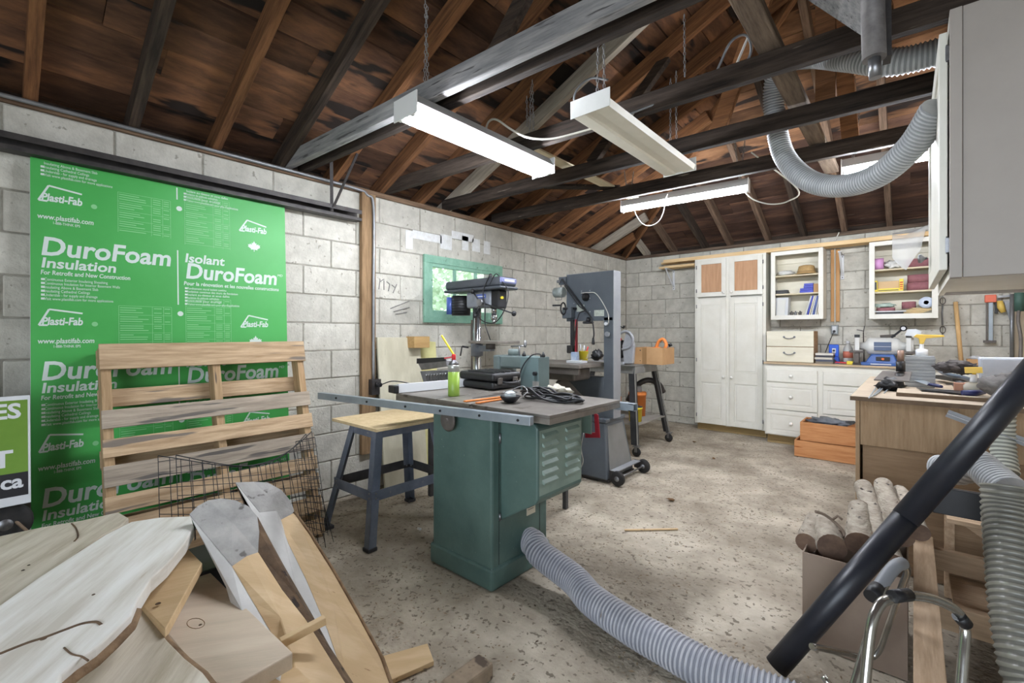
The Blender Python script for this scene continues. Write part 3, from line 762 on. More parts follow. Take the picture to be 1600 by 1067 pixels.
# motor cover: wedge below, louvred outer face
pr = [(CX1-.013, .322), (-1.30, .452), (-1.285, .475), (-1.285, .80), (-1.305, .822), (CX1-.013, .822)]
cv = MB().prism([(x, 1.643, z) for x, z in pr], (0, .372, 0)).build('motor_cover', m_saw, ts, world=True, bevel=.010)
for i, yy in enumerate((1.675, 1.86)):
    for k in range(6):
        z = .755-k*.043
        MB().prism([(-1.286, yy, z), (-1.273, yy+.004, z-.004), (-1.273, yy+.004, z+.006), (-1.286, yy, z+.022)], (0,.115,0)).build('louvre', m_sawl, ts, world=True, bevel=.003)
MB().box(-1.2856, -1.2846, 1.655, 2.003, .49, .79).build('cover_face', m_sawl, ts, world=True)  # painted paler, as if lit from the right
MB().cyl((CX1-.008, 1.637, .325), (CX1-.008, 1.637, .36), .006).build('hinge', m_steel, ts, world=True)
MB().cyl((CX1-.008, 1.637, .70), (CX1-.008, 1.637, .75), .006).build('hinge', m_steel, ts, world=True)
MB().box(CX1-.0125, CX1-.0105, 1.632, 1.634, .11, .83).build('panel_seam', m_black, ts, world=True)
mlabel = box('rating_plate', mat('plate_label', (214,206,186), rough=.6), CX1-.012, CX1-.009, 1.845, 1.915, .285, .355, ts, world=True, bevel=0)
MB().box(CX1-.009, CX1-.0085, 1.852, 1.892, .337, .348).box(CX1-.009, CX1-.0085, 1.852, 1.905, .322, .325).box(CX1-.009, CX1-.0085, 1.852, 1.900, .312, .315).build('plate_print', m_sk, ts, world=True)
MB().box(CX1-.0125, CX1-.0105, 1.955, 1.957, .11, .40).build('panel_seam', m_black, ts, world=True)
# table
TX0, TX1, TY0, TY1 = -2.257, -1.150, 1.552, 2.166
sl_ = [TX0, -2.0, -1.905, -1.65, -1.628, -1.52, TX1]
MB().box(TX0, -1.905-.0, TY0, TY1, .876, .89).box(-1.888, -1.640, TY0, TY1, .876, .89).box(-1.620, TX1, TY0, TY1, .876, .89).build('table_top', m_cast, ts, world=True, bevel=.0015)
MB().box(TX0+.005, TX1-.005, TY0+.005, TY1-.005, .852, .876).build('table_web', m_castd, ts, world=True)
MB().box(TX0, TX1, TY0, TY0+.012, .85, .8755).box(TX1-.012, TX1, TY0+.012, TY1, .85, .8755).box(TX0, TX1-.012, TY1-.012, TY1, .85, .8755).box(TX0, TX0+.012, TY0+.012, TY1-.012, .85, .8755).build('table_skirt', m_cast, ts, world=True)
MB().box(-1.775, -1.76, 1.70, 2.02, .8902, .8910).build('blade_slot', m_black, ts, world=True)
# front rail, swung a little off the table edge
p0 = onY(500, 614, 1.30); p0 = gz(500, 613, .89); p1 = gz(831, 651, .89)
p0.z = p1.z = .872
MB().bar(p0, p1, .032, .038).build('front_rail', m_alu, ts, world=True, bevel=.002)
d = (p1-p0).normalized(); nrm = V((d.y, -d.x, 0))
for k in (.12, .3, .5, .66, .82, .96):
    c = p0.lerp(p1, k)+nrm*.016; MB().cyl(c, c+nrm*.004, .006, 10).build('rail_bolt', m_black, ts, world=True)
# rear rail tube sticking out on the right
rr = MB(); xa, xb = -2.2, -1.075; ya_, yb_ = TY1+.002, TY1+.05; za_, zb_ = .836, .874
rr.prism([(xa, ya_, za_), (xa, yb_, za_), (xa, yb_, zb_), (xa, ya_, zb_)], (xb-xa-.03, 0, 0))
rr.box(xb-.03, xb, ya_, yb_, za_, za_+.004).box(xb-.03, xb, ya_, yb_, zb_-.004, zb_).box(xb-.03, xb, ya_, ya_+.004, za_, zb_).box(xb-.03, xb, yb_-.004, yb_, za_, zb_)
rr.build('rear_rail', m_alu, ts, world=True)
# rip fence
f0 = gz(602, 634, .895); 
fe = thing('rip_fence', 'long pale grey rip fence lying at the left end of the saw table', 'fence', (-2.2, 1.9, .891))
a = V((-2.235, 1.545, .893)); b = V((-2.175, 2.14, .893)); dd = (b-a).normalized(); n = V((dd.y, -dd.x, 0))
MB().prism([a, a+n*.016, a+n*.016+V((0,0,.052)), a+V((0,0,.052))], (b-a)).build('fence_face', m_swh, fe, world=True, bevel=.002)
MB().prism([a-n*.035, a-n*.001, a-n*.001+V((0,0,.044)), a-n*.035+V((0,0,.044))], (b-a)).build('fence_core', m_alu, fe, world=True, bevel=.002)
MB().bar(a-dd*.03+V((0,0,.022))-n*.012, a-dd*.001+V((0,0,.022))-n*.012, .08, .044).build('end_clamp', m_black, fe, world=True, bevel=.006)
# tilt wheel peeping from under the rail
MB().lathe([(.05,0),(.058,.006),(.05,.012)], (-1.80, 1.545, .79), 'y', 24).lathe([(.012,-.01),(.014,.03)], (-1.80, 1.545, .79), 'y').build('hand_wheel', m_castd, ts, world=True)
# dust hose from the base of the saw
hp = [V((-1.53, 1.86, .155)), V((-1.46, 1.845, .152)), V((-1.395,1.81,.135)), gz(896,905,.095), gz(926,938,.08), gz(987,980,.075), gz(1040,1010,.074), gz(1090,1038,.074), gz(1160,1070,.074), gz(1260,1110,.074), gz(1400,1170,.074)]
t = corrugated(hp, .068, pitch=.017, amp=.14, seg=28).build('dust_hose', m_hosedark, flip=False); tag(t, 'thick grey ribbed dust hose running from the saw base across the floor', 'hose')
# aluminium and red pieces hanging off the rear of the table
t = thing('blade_guard', 'green and red guard pieces hanging behind the right end of the saw table', 'guard', (-1.2, 2.25, .6))
a = onY(914, 652, 2.30); b = onY(932, 675, 2.30)
MB().box(a.x, b.x, 2.24, 2.25, onY(914,676,2.25).z, .84).build('guard_plate', m_sawl, t, world=True)
MB().prism([onY(928,645,2.26), onY(934,648,2.26), onY(937,684,2.26), onY(914,684,2.26), onY(914,676,2.26), onY(930,676,2.26)], (0,.008,0)).build('red_guard', mat('red_paint', (150,30,44), rough=.5), t, world=True)
MB().tube(catmull([onY(912,676,2.27), onY(908,700,2.27), onY(911,720,2.27), onY(906,735,2.27)], 6), .0025, 6).build('cord', m_cable, t, world=True)
# ============================================================ things on the saw table
TZ = .8905
c = gz(709, 618.5, TZ)
t = thing('spray_can', 'lime green aerosol can with a red trigger and yellow straw on the saw table', 'spray can', c)
m_lime = mat('lime_can', (132,164,58), (146,178,76), rough=.32, scale=4); m_redp = mat('red_plastic', (196,30,34), rough=.4); m_yel = mat('yellow_plastic', (226,204,50), rough=.4)
MB().lathe([(.030,0),(.032,.004),(.032,.14)], (0,0,0)).build('can_body', m_lime, t)
MB().lathe([(.0322,.135),(.0322,.165),(.030,.172)], (0,0,0)).build('can_band', mat('can_silver', (176,178,172), rough=.3, metal=.5), t)
MB().lathe([(.030,.172),(.024,.188),(.012,.194),(.012,.2)], (0,0,0)).build('can_dome', m_steel, t)
MB().lathe([(.011,.198),(.012,.225),(.007,.232)], (0,0,0)).bar((-.01,0,.215), (-.045,-.03,.208), .014, .008).build('trigger_cap', m_redp, t, bevel=.001)
MB().bar((0,0,.228), tuple(onY(690, 524, c.y)-c), .008, .008).build('straw', m_yel, t)
# black case
t = thing('tool_case', 'black moulded plastic tool case lying on the saw table', 'case', gz(765, 606, TZ)+V((.0,.02,0)), math.radians(-4))
for z0_, z1_ in ((.004, .05), (.054, .105)):
    box('case_shell', m_black, -.19, .14, -.12, .13, z0_, z1_, t, bevel=.018, seg=3)
for y in (-.09, -.05, .0, .05, .09): box('rib', m_black, -.12, .12, y-.008, y+.008, .1, .112, t, bevel=.003)
for y in (-.06, .07): box('latch', m_castd, .136, .148, y-.018, y+.018, .035, .075, t, bevel=.003)
MB().tube(catmull([(.14,-.04,.05),(.175,-.03,.045),(.175,.05,.045),(.14,.06,.05)], 6), .007, 8).build('handle', m_black, t)
# orange stirring sticks
m_or = mat('orange_plastic', (222,128,58), (230,140,72), rough=.5)
for (a, b, c_, d_, lab) in [(726,627,795,619,'upper orange push stick lying on the saw table'), (745,629.5,800,621,'lower orange push stick lying beside the lamp cup')]:
    o = MB().bar(gz(a, b, TZ+.004), gz(c_, d_, TZ+.004), .022, .006).build('push_stick', m_or, bevel=.001); tag(o, lab, 'stick', 'orange sticks on the saw table')
# work lamp (dark cup with glass)
c = gz(797, 629, TZ)
t = thing('work_lamp', 'black clamp lamp lying face up beside the coiled cord on the saw table', 'lamp', c)
MB().lathe([(.014,0),(.03,.006),(.046,.022),(.052,.034),(.050,.036),(.044,.024),(.0,.01)], (0,0,0)).build('lamp_shade', m_black, t)
MB().blob((0,0,.038), .032, .032, .024, 4, .12, 4, 2).build('lamp_guard', mat('frosted_bulb', (190,196,196), rough=.2), t)
MB().tube([(.04*math.cos(k*PI/8), .04*math.sin(k*PI/8), .05) for k in range(16)], .002, 5, closed=True).build('guard_ring', m_steel, t)
MB().tube(catmull([(-.03,.05,.02),(-.06,.09,.05),(-.02,.12,.07),(.03,.10,.05),(.04,.05,.03)], 6), .003, 6).build('lamp_clamp', m_steel, t)
# coiled black cord
c = gz(858, 626, TZ); rng = random.Random(11); mb = MB()
pts = []
for i in range(150):
    a = i*2*PI/22; k = i/150
    r1 = .145+.03*math.sin(i*.7)+rng.uniform(-.006,.006); r2 = .06+.018*math.cos(i*.43)
    pts.append(V((c.x+r1*math.cos(a)*1.1+.01*math.sin(i*.11), c.y+r2*math.sin(a)+.02, TZ+.008+.024*k+.006*math.sin(i*1.3)+(.012 if math.cos(a) < -.4 else 0)*k*2)))
mb.tube(catmull(pts, 3), .0058, 6)
o = mb.build('coiled_cord', m_black); tag(o, 'black power cord coiled in a heap on the saw table', 'cord')
c = gz(868, 617, TZ)
o = MB().blob(c+V((0,.03,.02)), .07, .045, .03, 7, .35, 2.5).build('crumpled_bag', mat('cloth_bag', (206,200,184), (188,182,166), rough=.6, scale=20, bump=.5)); tag(o, 'crumpled off-white plastic bag behind the coiled cord', 'bag')
# ============================================================ tool stand
m_std = mat('stand_blue_grey', (96,106,124), (126,134,148), rough=.5, metal=.3, scale=5, spots=((150,150,150), 30, .68))
m_stdk = mat('stand_rail_dark', (58,58,62), (82,82,84), rough=.55, metal=.3, scale=5)
m_osb = mat('particle_board', (196,172,130), (212,190,150), rough=.8, scale=30, bump=.2)
st = thing('tool_stand', 'blue-grey steel leg stand with a particle board top left of the saw', 'stand', (-2.53, 1.72, 0))
feet = [V((-2.30,1.40,0)), V((-2.82,1.385,0)), V((-2.82,2.07,0)), V((-2.30,2.06,0))]
tops = [V((-2.38,1.50,.675)), V((-2.67,1.50,.675)), V((-2.67,1.93,.675)), V((-2.38,1.93,.675))]
cen = V((-2.55,1.72,0))
def leg_angle(f, t_, w=.05, th=.004):
    mb = MB(); sx = 1 if f.x < cen.x else -1; sy = 1 if f.y < cen.y else -1
    ax = V((sx,0,0)); ay_ = V((0,sy,0))
    mb.hexa([f, f+ax*w, f+ax*w+ay_*th, f+ay_*th], [t_, t_+ax*w, t_+ax*w+ay_*th, t_+ay_*th])
    mb.hexa([f, f+ax*th, f+ax*th+ay_*w, f+ay_*w], [t_, t_+ax*th, t_+ax*th+ay_*w, t_+ay_*w])
    return mb
for f, t_ in zip(feet, tops):
    leg_angle(f, t_).build('leg', m_std, st, world=True, bevel=.001, seg=1)
    sx = 1 if f.x < cen.x else -1; sy = 1 if f.y < cen.y else -1
    MB().box(min(f.x-.004*sx, f.x+.056*sx), max(f.x-.004*sx, f.x+.056*sx), min(f.y-.004*sy, f.y+.056*sy), max(f.y-.004*sy, f.y+.056*sy), 0, .02).build('foot', m_stdk, st, world=True, bevel=.003)
for i in range(4):
    j = (i+1) % 4
    a = tops[i]; b = tops[j]; MB().bar(a+V((0,0,-.03)), b+V((0,0,-.03)), .004, .06).build('top_rail', m_std if i != 0 else m_std, st, world=True)
    k = .44; a = feet[i].lerp(tops[i], k); b = feet[j].lerp(tops[j], k)
    MB().bar(a, b, .004, .06).build('brace', m_std if i in (0, 3) else m_stdk, st, world=True)
    for q in (a, b):
        d_ = (b-a).normalized(); s_ = 1 if q is a else -1
        nn = V((d_.y, -d_.x, 0))
        for dz in (-.014, .014):
            c = q+d_*s_*.025+V((0,0,dz)); MB().cyl(c-nn*.006, c+nn*.006, .006, 8).build('bolt', m_steel, st, world=True)
box('top_board', m_osb, -2.765, -2.26, 1.425, 2.02, .682, .700, st, world=True, bevel=.002)
# clear tool tray with spanners, behind the fence
c = V((-2.72, 2.08, .9))
t = thing('tool_rack', 'silver rack of spanners and bits standing behind the fence', 'tool rack', (-2.74, 2.1, .80))
q = lambda a, b: onY(a, b, 2.10)
A = q(652,562); B = q(699,560)
MB().prism([q(652,566), q(697,562), q(698,572), q(658,578)], (0,.06,0)).build('top_tray', m_steel, t, world=True, bevel=.004)
MB().prism([q(656,580), q(703,578), q(704,606), q(664,606)], (0,.05,0)).build('back_tray', mat('smoke_tray', (130,132,136), (96,98,104), rough=.3, metal=.4, scale=8), t, world=True, bevel=.004)
MB().prism([q(653,560), q(697,558), q(697,564), q(653,568)], (0,-.012,0)).build('top_edge', m_black, t, world=True)
for i in range(8):
    a = q(668+i*4.3, 589-i*.3); MB().lathe([(.006,0),(.009,.01),(.009,.02)], a+V((0,-.012,0)), 'z', 8).bar(a+V((0,-.01,-.035)), a+V((.004,-.01,0)), .006, .004).build('spanner', m_steel, t, world=True)
box('blue_label', mat('blue_label', (70,84,170), rough=.5), q(684,600).x, q(700,600).x, 2.083, 2.088, q(690,604).z, q(690,600).z, t, world=True, bevel=0)
box('support_shelf', m_stdk, A.x-.02, B.x+.12, 2.03, 2.26, .755, .775, t, world=True)
for x in (A.x+.0, B.x+.06):
    MB().box(x, x+.03, 2.2, 2.23, 0, .755).build('support_leg', m_stdk, t, world=True)
# ============================================================ thickness planer on its stand
m_plan = mat('planer_green', (98,110,110), (116,128,126), rough=.45, scale=4, metal=.1)
pn = thing('planer', 'grey-green benchtop planer with a handle cord behind the saw table', 'planer', (-2.2, 2.6, .74))
yq = 2.42
q = lambda a, b: onY(a, b, yq)
xL, xM, xR = q(770,0).x, q(818,0).x, q(850,0).x
zt = q(800,556).z
box('motor_housing', mat('planer_teal', (88,106,108), (104,122,122), rough=.45, scale=3), xM+.004, xR-.015, yq-.04, yq+.08, .77, zt, pn, world=True, bevel=.004)
box('left_column', m_plan, xL, xL+.06, yq+.0, yq+.2, .78, zt, pn, world=True, bevel=.01)
box('cutter_head', m_plan, xL+.03, xM, yq+.02, yq+.18, zt-.09, zt, pn, world=True, bevel=.012)
box('infeed_bed', m_cast, xL+.02, xM+.02, yq-.12, yq+.32, .80, .82, pn, world=True)
box('planer_base', m_plan, xL-.01, xR, yq-.06, yq+.24, .74, .80, pn, world=True, bevel=.008)
box('chip_chute', m_castd, xL+.06, xM-.01, yq-.06, yq+.02, .845, .905, pn, world=True, bevel=.01)
MB().lathe([(.04,zt),(.042,zt+.03),(.036,zt+.045)], (q(791,0).x, yq+.08, 0)).build('motor_cap', m_plan, pn, world=True)
MB().cyl((q(803,0).x, yq+.06, zt), (q(803,0).x, yq+.06, zt+.07), .006).cyl((q(790,0).x, yq+.06, zt+.065), (q(813,0).x, yq+.06, zt+.072), .006).lathe([(.006,zt+.06),(.012,zt+.075),(.009,zt+.11)], (q(812,0).x, yq+.06, 0)).build('crank', m_steel, pn, world=True)
for px in (818, 848): MB().lathe([(.014,zt),(.013,zt+.012),(.003,zt+.035)], (q(px-2,0).x, yq+.02, 0)).build('knob', m_black, pn, world=True)
MB().lathe([(.014,0),(.013,-.022)], (q(843,0).x, yq-.04, q(843,583).z), 'y').build('knob', m_black, pn, world=True)
box('warning_label', mat('label_grey', (150,146,140), rough=.6), q(838,0).x, q(848,0).x, yq-.0412, yq-.0402, q(843,608).z, q(843,595).z, pn, world=True, bevel=0)
MB().tube(catmull([(q(848,0).x, yq-.02, zt), q(846,553)+V((0,-.02,0)), q(835,556)+V((0,-.04,0)), q(824,575)+V((0,-.06,0)), q(818,605)+V((0,-.07,0))], 6), .004, 6).build('cord', m_black, pn, world=True)
t = thing('planer_stand', 'low dark stand that carries the grey-green planer', 'stand', (-2.2, 2.65, 0))
box('stand_top', m_stdk, xL-.03, xR+.02, yq-.08, yq+.28, .715, .738, t, world=True)
for x in (xL-.02, xR-.02):
    for y in (yq-.07, yq+.24): box('leg', m_stdk, x, x+.03, y, y+.03, 0, .715, t, world=True)
# ============================================================ drill press
m_dp = mat('press_grey', (112,116,124), (132,136,142), rough=.45, scale=4)
m_dpc = mat('press_cover', (58,62,68), (72,76,82), rough=.4, scale=4)
m_chr = mat('chrome_column', (196,198,200), (170,172,176), rough=.18, metal=.95, scale=3)
m_blu = mat('press_blue', (66,88,158), (76,96,166), rough=.4)
DX, DY = -2.80, 2.74
dp = thing('drill_press', 'floor-standing drill press with a grey belt cover before the green window', 'drill press', (DX, DY, 0))
sc_ = 1.0
Dd = FW.dot(V((DX, DY, 0)))
def dz(py): return HZ+(HY-py)/FPX*FW.dot(V((DX, DY, 0)))
MB().cyl((DX,DY,.05), (DX,DY,1.60), .036, 20).build('column', m_chr, dp, world=True)
MB().box(DX-.062, DX-.034, DY-.012, DY+.012, .3, dz(500)).build('rack_strip', m_castd, dp, world=True)
box('foot_plate', m_castd, DX-.14, DX+.20, DY-.14, DY+.14, 0, .045, dp, world=True, bevel=.01)
MB().lathe([(.06,.04),(.055,.13)], (DX,DY,0)).build('column_base', m_castd, dp, world=True)
zt, zb2, zb1 = dz(431), dz(461), dz(478)
y0_, y1_ = DY-.10, DY+.10
zc = 1.615; zt = 1.66
box('belt_cover', m_dpc, DX-.305, DX+.365, y0_, y1_, zc-.0, zt+.03, dp, world=True, bevel=.022, seg=3)
box('cover_base', m_dpc, DX-.312, DX+.374, y0_-.008, y1_+.008, zc-.026, zc+.0, dp, world=True, bevel=.014, seg=3)
box('cover_nose', mat('press_lilac', (112,116,160), (124,128,168), rough=.4), DX+.325, DX+.3695, y0_+.004, y1_-.004, zc+.02, zt+.022, dp, world=True, bevel=.012)
box('nose_badge', m_swh, DX+.3705, DX+.3715, DY-.06, DY+.06, zc+.035, zc+.052, dp, world=True, bevel=0)
MB().lathe([(.016,0),(.012,.02),(.016,.035),(.008,.045)], (DX+.16, DY, zt+.028)).build('cover_knob', m_black, dp, world=True)
zh0 = 1.40
box('head_casting', m_dp, DX-.07, DX+.22, DY-.065, DY+.065, zh0+.05, zc-.027, dp, world=True, bevel=.02, seg=3)
box('side_badge', m_blu, DX+.06, DX+.17, DY-.0665, DY-.065, zc-.09, zc-.055, dp, world=True, bevel=0)
box('badge_stripe', m_swh, DX+.075, DX+.155, DY-.0675, DY-.0665, zc-.077, zc-.069, dp, world=True, bevel=0)
box('front_block', m_black, DX+.19, DX+.30, DY-.05, DY+.05, zh0+.04, zc-.027, dp, world=True, bevel=.012)
MB().lathe([(.012,0),(.012,.02)], (DX+.295, DY-.02, zc-.09), 'x').build('switch_knob', m_yel, dp, world=True)
MB().cyl((DX-.2, DY, zc-.22), (DX-.2, DY, zc-.05), .082, 22).build('motor', m_black, dp, world=True)
MB().cyl((DX-.285, DY-.05, zc-.21), (DX-.285, DY-.05, zc-.06), .035, 16).build('capacitor', m_blu, dp, world=True)
for k in range(7): MB().lathe([(.083,-.004),(.087,0),(.083,.004)], (DX-.2, DY, zc-.2+k*.022)).build('cooling_fin', m_black, dp, world=True)
MB().cyl((DX+.20,DY,zh0-.0), (DX+.20,DY,zh0+.06), .022).lathe([(.026,zh0-.05),(.03,zh0-.03),(.02,zh0-.0)], (DX+.20,DY,0)).lathe([(.01,zh0-.085),(.022,zh0-.05)], (DX+.20,DY,0)).build('chuck', m_chr, dp, world=True)
MB().lathe([(.03,-.035),(.03,.0)], (DX+.15, DY-.09, zh0+.09), 'y').build('feed_hub', m_steel, dp, world=True)
hb = V((DX+.15, DY-.11, zh0+.09))
for q2 in [onY(803,490,DY-.14), hb+V((-.03,-.03,-.11)), hb+V((-.06,-.03,.09))]:
    MB().cyl(hb, q2, .006).lathe([(.006,-.02),(.017,-.012),(.02,.008),(.008,.02)], q2).build('feed_handle', m_black, dp, world=True)
# table and bracket
zt_ = 1.176
box('work_table', m_cast, DX+.03, DX+.37, DY-.13, DY+.13, zt_-.022, zt_, dp, world=True, bevel=.004)
MB().cyl((DX+.16,DY,zt_-.07), (DX+.16,DY,zt_-.02), .04).build('table_boss', m_castd, dp, world=True)
MB().cyl((DX,DY,zt_-.13), (DX,DY,zt_-.03), .052).bar((DX+.03,DY,zt_-.07), (DX+.18,DY,zt_-.06), .05, .05).build('table_bracket', m_dp, dp, world=True)
MB().cyl((DX-.05,DY-.05,zt_-.06), (DX-.09,DY-.09,zt_-.05), .008).cyl((DX-.09,DY-.09,zt_-.05), (DX-.11,DY-.09,zt_-.13), .006).build('height_crank', m_black, dp, world=True)
MB().tube(catmull([onY(765,444,DY-.1), onY(775,428,DY-.1), onY(785,440,DY-.08), onY(794,455,DY-.05), onY(790,480,DY-.1), onY(778,500,DY-.12), onY(765,505,DY-.12), onY(750,498,DY-.12), onY(740,480,DY-.1)], 8), .0045, 6).tube(catmull([onY(765,430,DY-.11), onY(755,455,DY-.12), onY(758,480,DY-.12), onY(758,505,DY-.12), onY(764,525,DY-.1), onY(766,531,DY-.05)], 8), .0045, 6).build('power_cord', m_black, dp, world=True)
# ============================================================ band saw
m_bs = mat('bandsaw_slate', (76,82,88), (90,96,102), rough=.5, scale=3)
m_bsl = mat('bandsaw_edge', (150,152,154), (132,134,138), rough=.45, scale=3)
bs = thing('band_saw', 'tall slate-grey band saw with cords draped over its frame', 'band saw', (-2.1, 3.6, 0))
FYb = 3.45; x0, xc, x1 = -2.368, -1.985, -1.893; ZT = 1.765; ZB = 1.345
box('upper_frame', m_bs, x0, x1-.006, FYb, FYb+.018, ZB, ZT, bs, world=True, bevel=.003)
box('wheel_cover', m_bs, x0+.02, x1-.008, FYb+.018, FYb+.13, ZB+.02, ZT-.02, bs, world=True, bevel=.02)
box('column', m_bs, xc, x1-.004, FYb-.0, FYb+.105, .52, ZB+.03, bs, world=True, bevel=.003)
box('column_edge', m_bsl, x1-.004, x1+.004, FYb-.0, FYb+.12, .52, ZT+.002, bs, world=True, bevel=.002)
box('lower_cover', m_bs, x0+.0, xc-.003, FYb+.01, FYb+.12, .5, .86, bs, world=True, bevel=.01)
MB().box(x0, x1, FYb-.0, FYb+.12, ZT, ZT+.004).build('top_edge', m_bsl, bs, world=True)
box('rating_label', mat('label_pale', (190,196,184), (160,164,154), rough=.5, scale=60), onY(928.5,0,FYb).x, onY(944,0,FYb).x, FYb-.001, FYb, onY(0,494.5,FYb).z if 0 else 1.385, 1.438, bs, world=True, bevel=0)
box('motor_label', mat('label_pale', (190,196,184)), onY(901,0,FYb).x, onY(913,0,FYb).x, FYb-.001, FYb, 1.43, 1.49, bs, world=True, bevel=0)
for a, b in [(909,455),(922,454),(922,466),(897,474),(897,487),(922,487),(897,493),(913,487)]:
    p = onY(a, b, FYb); MB().lathe([(.007,0),(.006,-.006)], p, 'y', 8).build('bolt', m_bsl, bs, world=True)
# guide post
gx = onY(896,0,FYb).x
box('guide_post', m_black, gx-.014, gx+.014, FYb-.03, FYb+.0, 1.13, 1.36, bs, world=True)
box('blade_guard', mat('red_paint', (150,30,44)), onY(902,0,FYb).x-.006, onY(902,0,FYb).x+.006, FYb-.03, FYb+.0, 1.02, 1.36, bs, world=True)
box('guide_block', m_darksteel, gx-.04, gx+.02, FYb-.05, FYb+.02, 1.06, 1.13, bs, world=True, bevel=.006)
# lever, knob, lamp, handwheel
MB().bar(onY(878,436,FYb-.05), onY(915,485,FYb-.05), .012, .02, up=(0,-1,0)).build('tension_lever', m_black, bs, world=True)
box('tension_bracket', m_bs, onY(875,0,FYb).x, onY(886,0,FYb).x, FYb-.02, FYb+.02, onY(880,445,FYb).z, onY(880,433,FYb).z, bs, world=True)
MB().cyl(onY(871,440,FYb-.03), onY(876,440,FYb-.03), .014).build('knob', m_steel, bs, world=True)
c = onY(874,457,FYb-.06)
MB().cyl(c+V((-.045,0,0)), c+V((.045,0,0)), .046, 20).build('work_lamp_shade', mat('lamp_grey', (120,128,124), (140,146,142), rough=.4), bs, world=True)
MB().tube([c+V((-.02,-.03,-.05)), c+V((-.02,-.03,-.07)), c+V((.045,-.03,-.07)), c+V((.05,-.03,-.02))], .003, 6).build('lamp_guard', m_steel, bs, world=True)
MB().tube([c+V((.0,.03,.04)), onY(876,442,FYb)], .006, 6).build('lamp_arm', m_steel, bs, world=True)
c = onY(880,482,FYb-.09)
MB().tube([c+V((.02*math.cos(a)*.6, -.0+.02*math.cos(a), .052*math.sin(a))) for a in [k*PI/10 for k in range(20)]], .007, 8, closed=True).cyl(c, c+V((.09,.08,0)), .01).cyl(c+V((-.02,0,.03)), c+V((-.10,-.02,.03)), .008).build('hand_wheel', m_black, bs, world=True)
box('tension_box', m_bs, onY(885,0,FYb).x, onY(899,0,FYb).x, FYb-.07, FYb, 1.37, 1.47, bs, world=True, bevel=.006)
# black hub and knobs on the upper frame
c = onY(916,464,FYb)
MB().lathe([(.035,0),(.035,-.02),(.02,-.03),(.016,-.05)], c, 'y').build('hub_knob', m_black, bs, world=True)
MB().lathe([(.045,-.01),(.05,0),(.045,.01)], onY(919,504,FYb-.03), 'z').lathe([(.02,0),(.014,.04)], onY(919,503,FYb-.03), 'z').build('tracking_knob', m_black, bs, world=True)
MB().tube(catmull([onY(908,458,FYb-.01), onY(920,457,FYb-.02), onY(930,458,FYb-.01), onY(940,470,FYb-.01), onY(950,490,FYb-.01), onY(951,505,FYb-.01)], 8), .004, 6).build('thin_cable', m_cable, bs, world=True)
MB().tube(catmull([onY(882,446,FYb-.06), onY(893,462,FYb-.07), onY(905,478,FYb-.06), onY(917,487,FYb-.05), onY(925,500,FYb-.06), onY(928,520,FYb-.06), onY(927,530,FYb-.06)], 8), .006, 6).tube(catmull([onY(915,485,FYb-.04), onY(905,490,FYb-.05), onY(900,510,FYb-.05), onY(896,540,FYb-.05), onY(893,560,FYb-.05)], 8), .005, 6).build('power_cord', m_black, bs, world=True)
MB().lathe([(.011,-.03),(.014,-.02),(.008,.03)], onY(927,533,FYb-.06), 'z').build('plug', m_black, bs, world=True)
MB().lathe([(.012,0),(.014,-.03)], onY(949,506,FYb-.0), 'y').build('side_knob', m_swh, bs, world=True)
MB().lathe([(.022,0),(.022,-.02)], onY(950,522,FYb-.0), 'y').bar(onY(946,524,FYb-.03), onY(952,524,FYb-.03), .008, .008).build('door_knob', m_bsl, bs, world=True)
# table
box('saw_table', m_cast, -2.64, -2.0, FYb-.36, FYb+.16, .955, .985, bs, world=True, bevel=.003)
box('table_apron', m_castd, -2.62, -2.02, FYb-.34, FYb-.31, .90, .955, bs, world=True)
box('trunnion', m_castd, -2.42, -2.1, FYb-.28, FYb-.02, .84, .955, bs, world=True, bevel=.02)
MB().bar((-2.30,FYb-.2,.84), (-2.16,FYb-.05,.62), .09, .09).build('table_strut', m_castd, bs, world=True, bevel=.01)
# base, tapering, on a mobile base with two wheels
bz = .49
bl = [(-2.30,3.33,.03), (-1.885,3.33,.03), (-1.885,3.80,.03), (-2.30,3.80,.03)]; tl_ = [(-2.28,3.38,bz), (-1.93,3.38,bz), (-1.93,3.70,bz), (-2.28,3.70,bz)]
MB().hexa(bl, tl_).build('base_cabinet', m_bs, bs, world=True, bevel=.012)
MB().hexa([(-1.884,3.37,.06), (-1.880,3.37,.06), (-1.880,3.76,.06), (-1.884,3.76,.06)], [(-1.929,3.41,bz-.03), (-1.925,3.41,bz-.03), (-1.925,3.67,bz-.03), (-1.929,3.67,bz-.03)]).build('base_panel', mat('bandsaw_panel', (112,112,110), (128,128,126), rough=.55, scale=3), bs, world=True, bevel=.004)
box('base_cap', m_bs, -2.29, -1.92, 3.37, 3.71, bz, bz+.03, bs, world=True, bevel=.004)
for y in (3.35, 3.82):
    MB().lathe([(.02,-.018),(.055,-.018),(.06,-.01),(.06,.01),(.055,.018),(.02,.018)], (-1.80, y, .061), 'y', 24).build('wheel', m_rub, bs, world=True)
    MB().lathe([(.0,-.024),(.018,-.022),(.024,-.014),(.024,.02)], (-1.80, y, .061), 'y', 14).build('wheel_hub', m_steel, bs, world=True)
MB().cyl((-1.80,3.36,.06), (-1.80,3.81,.06), .008).build('axle', m_steel, bs, world=True)
MB().box(-1.88,-1.82,3.37,3.81,.10,.108).build('mobile_frame', m_bsl, bs, world=True)
MB().box(-1.88,-1.79,3.36,3.364,.04,.11).box(-1.88,-1.79,3.80,3.804,.04,.11).box(-2.3,-1.88,3.35,3.8,.01,.03).build('mobile_bracket', m_darksteel, bs, world=True)
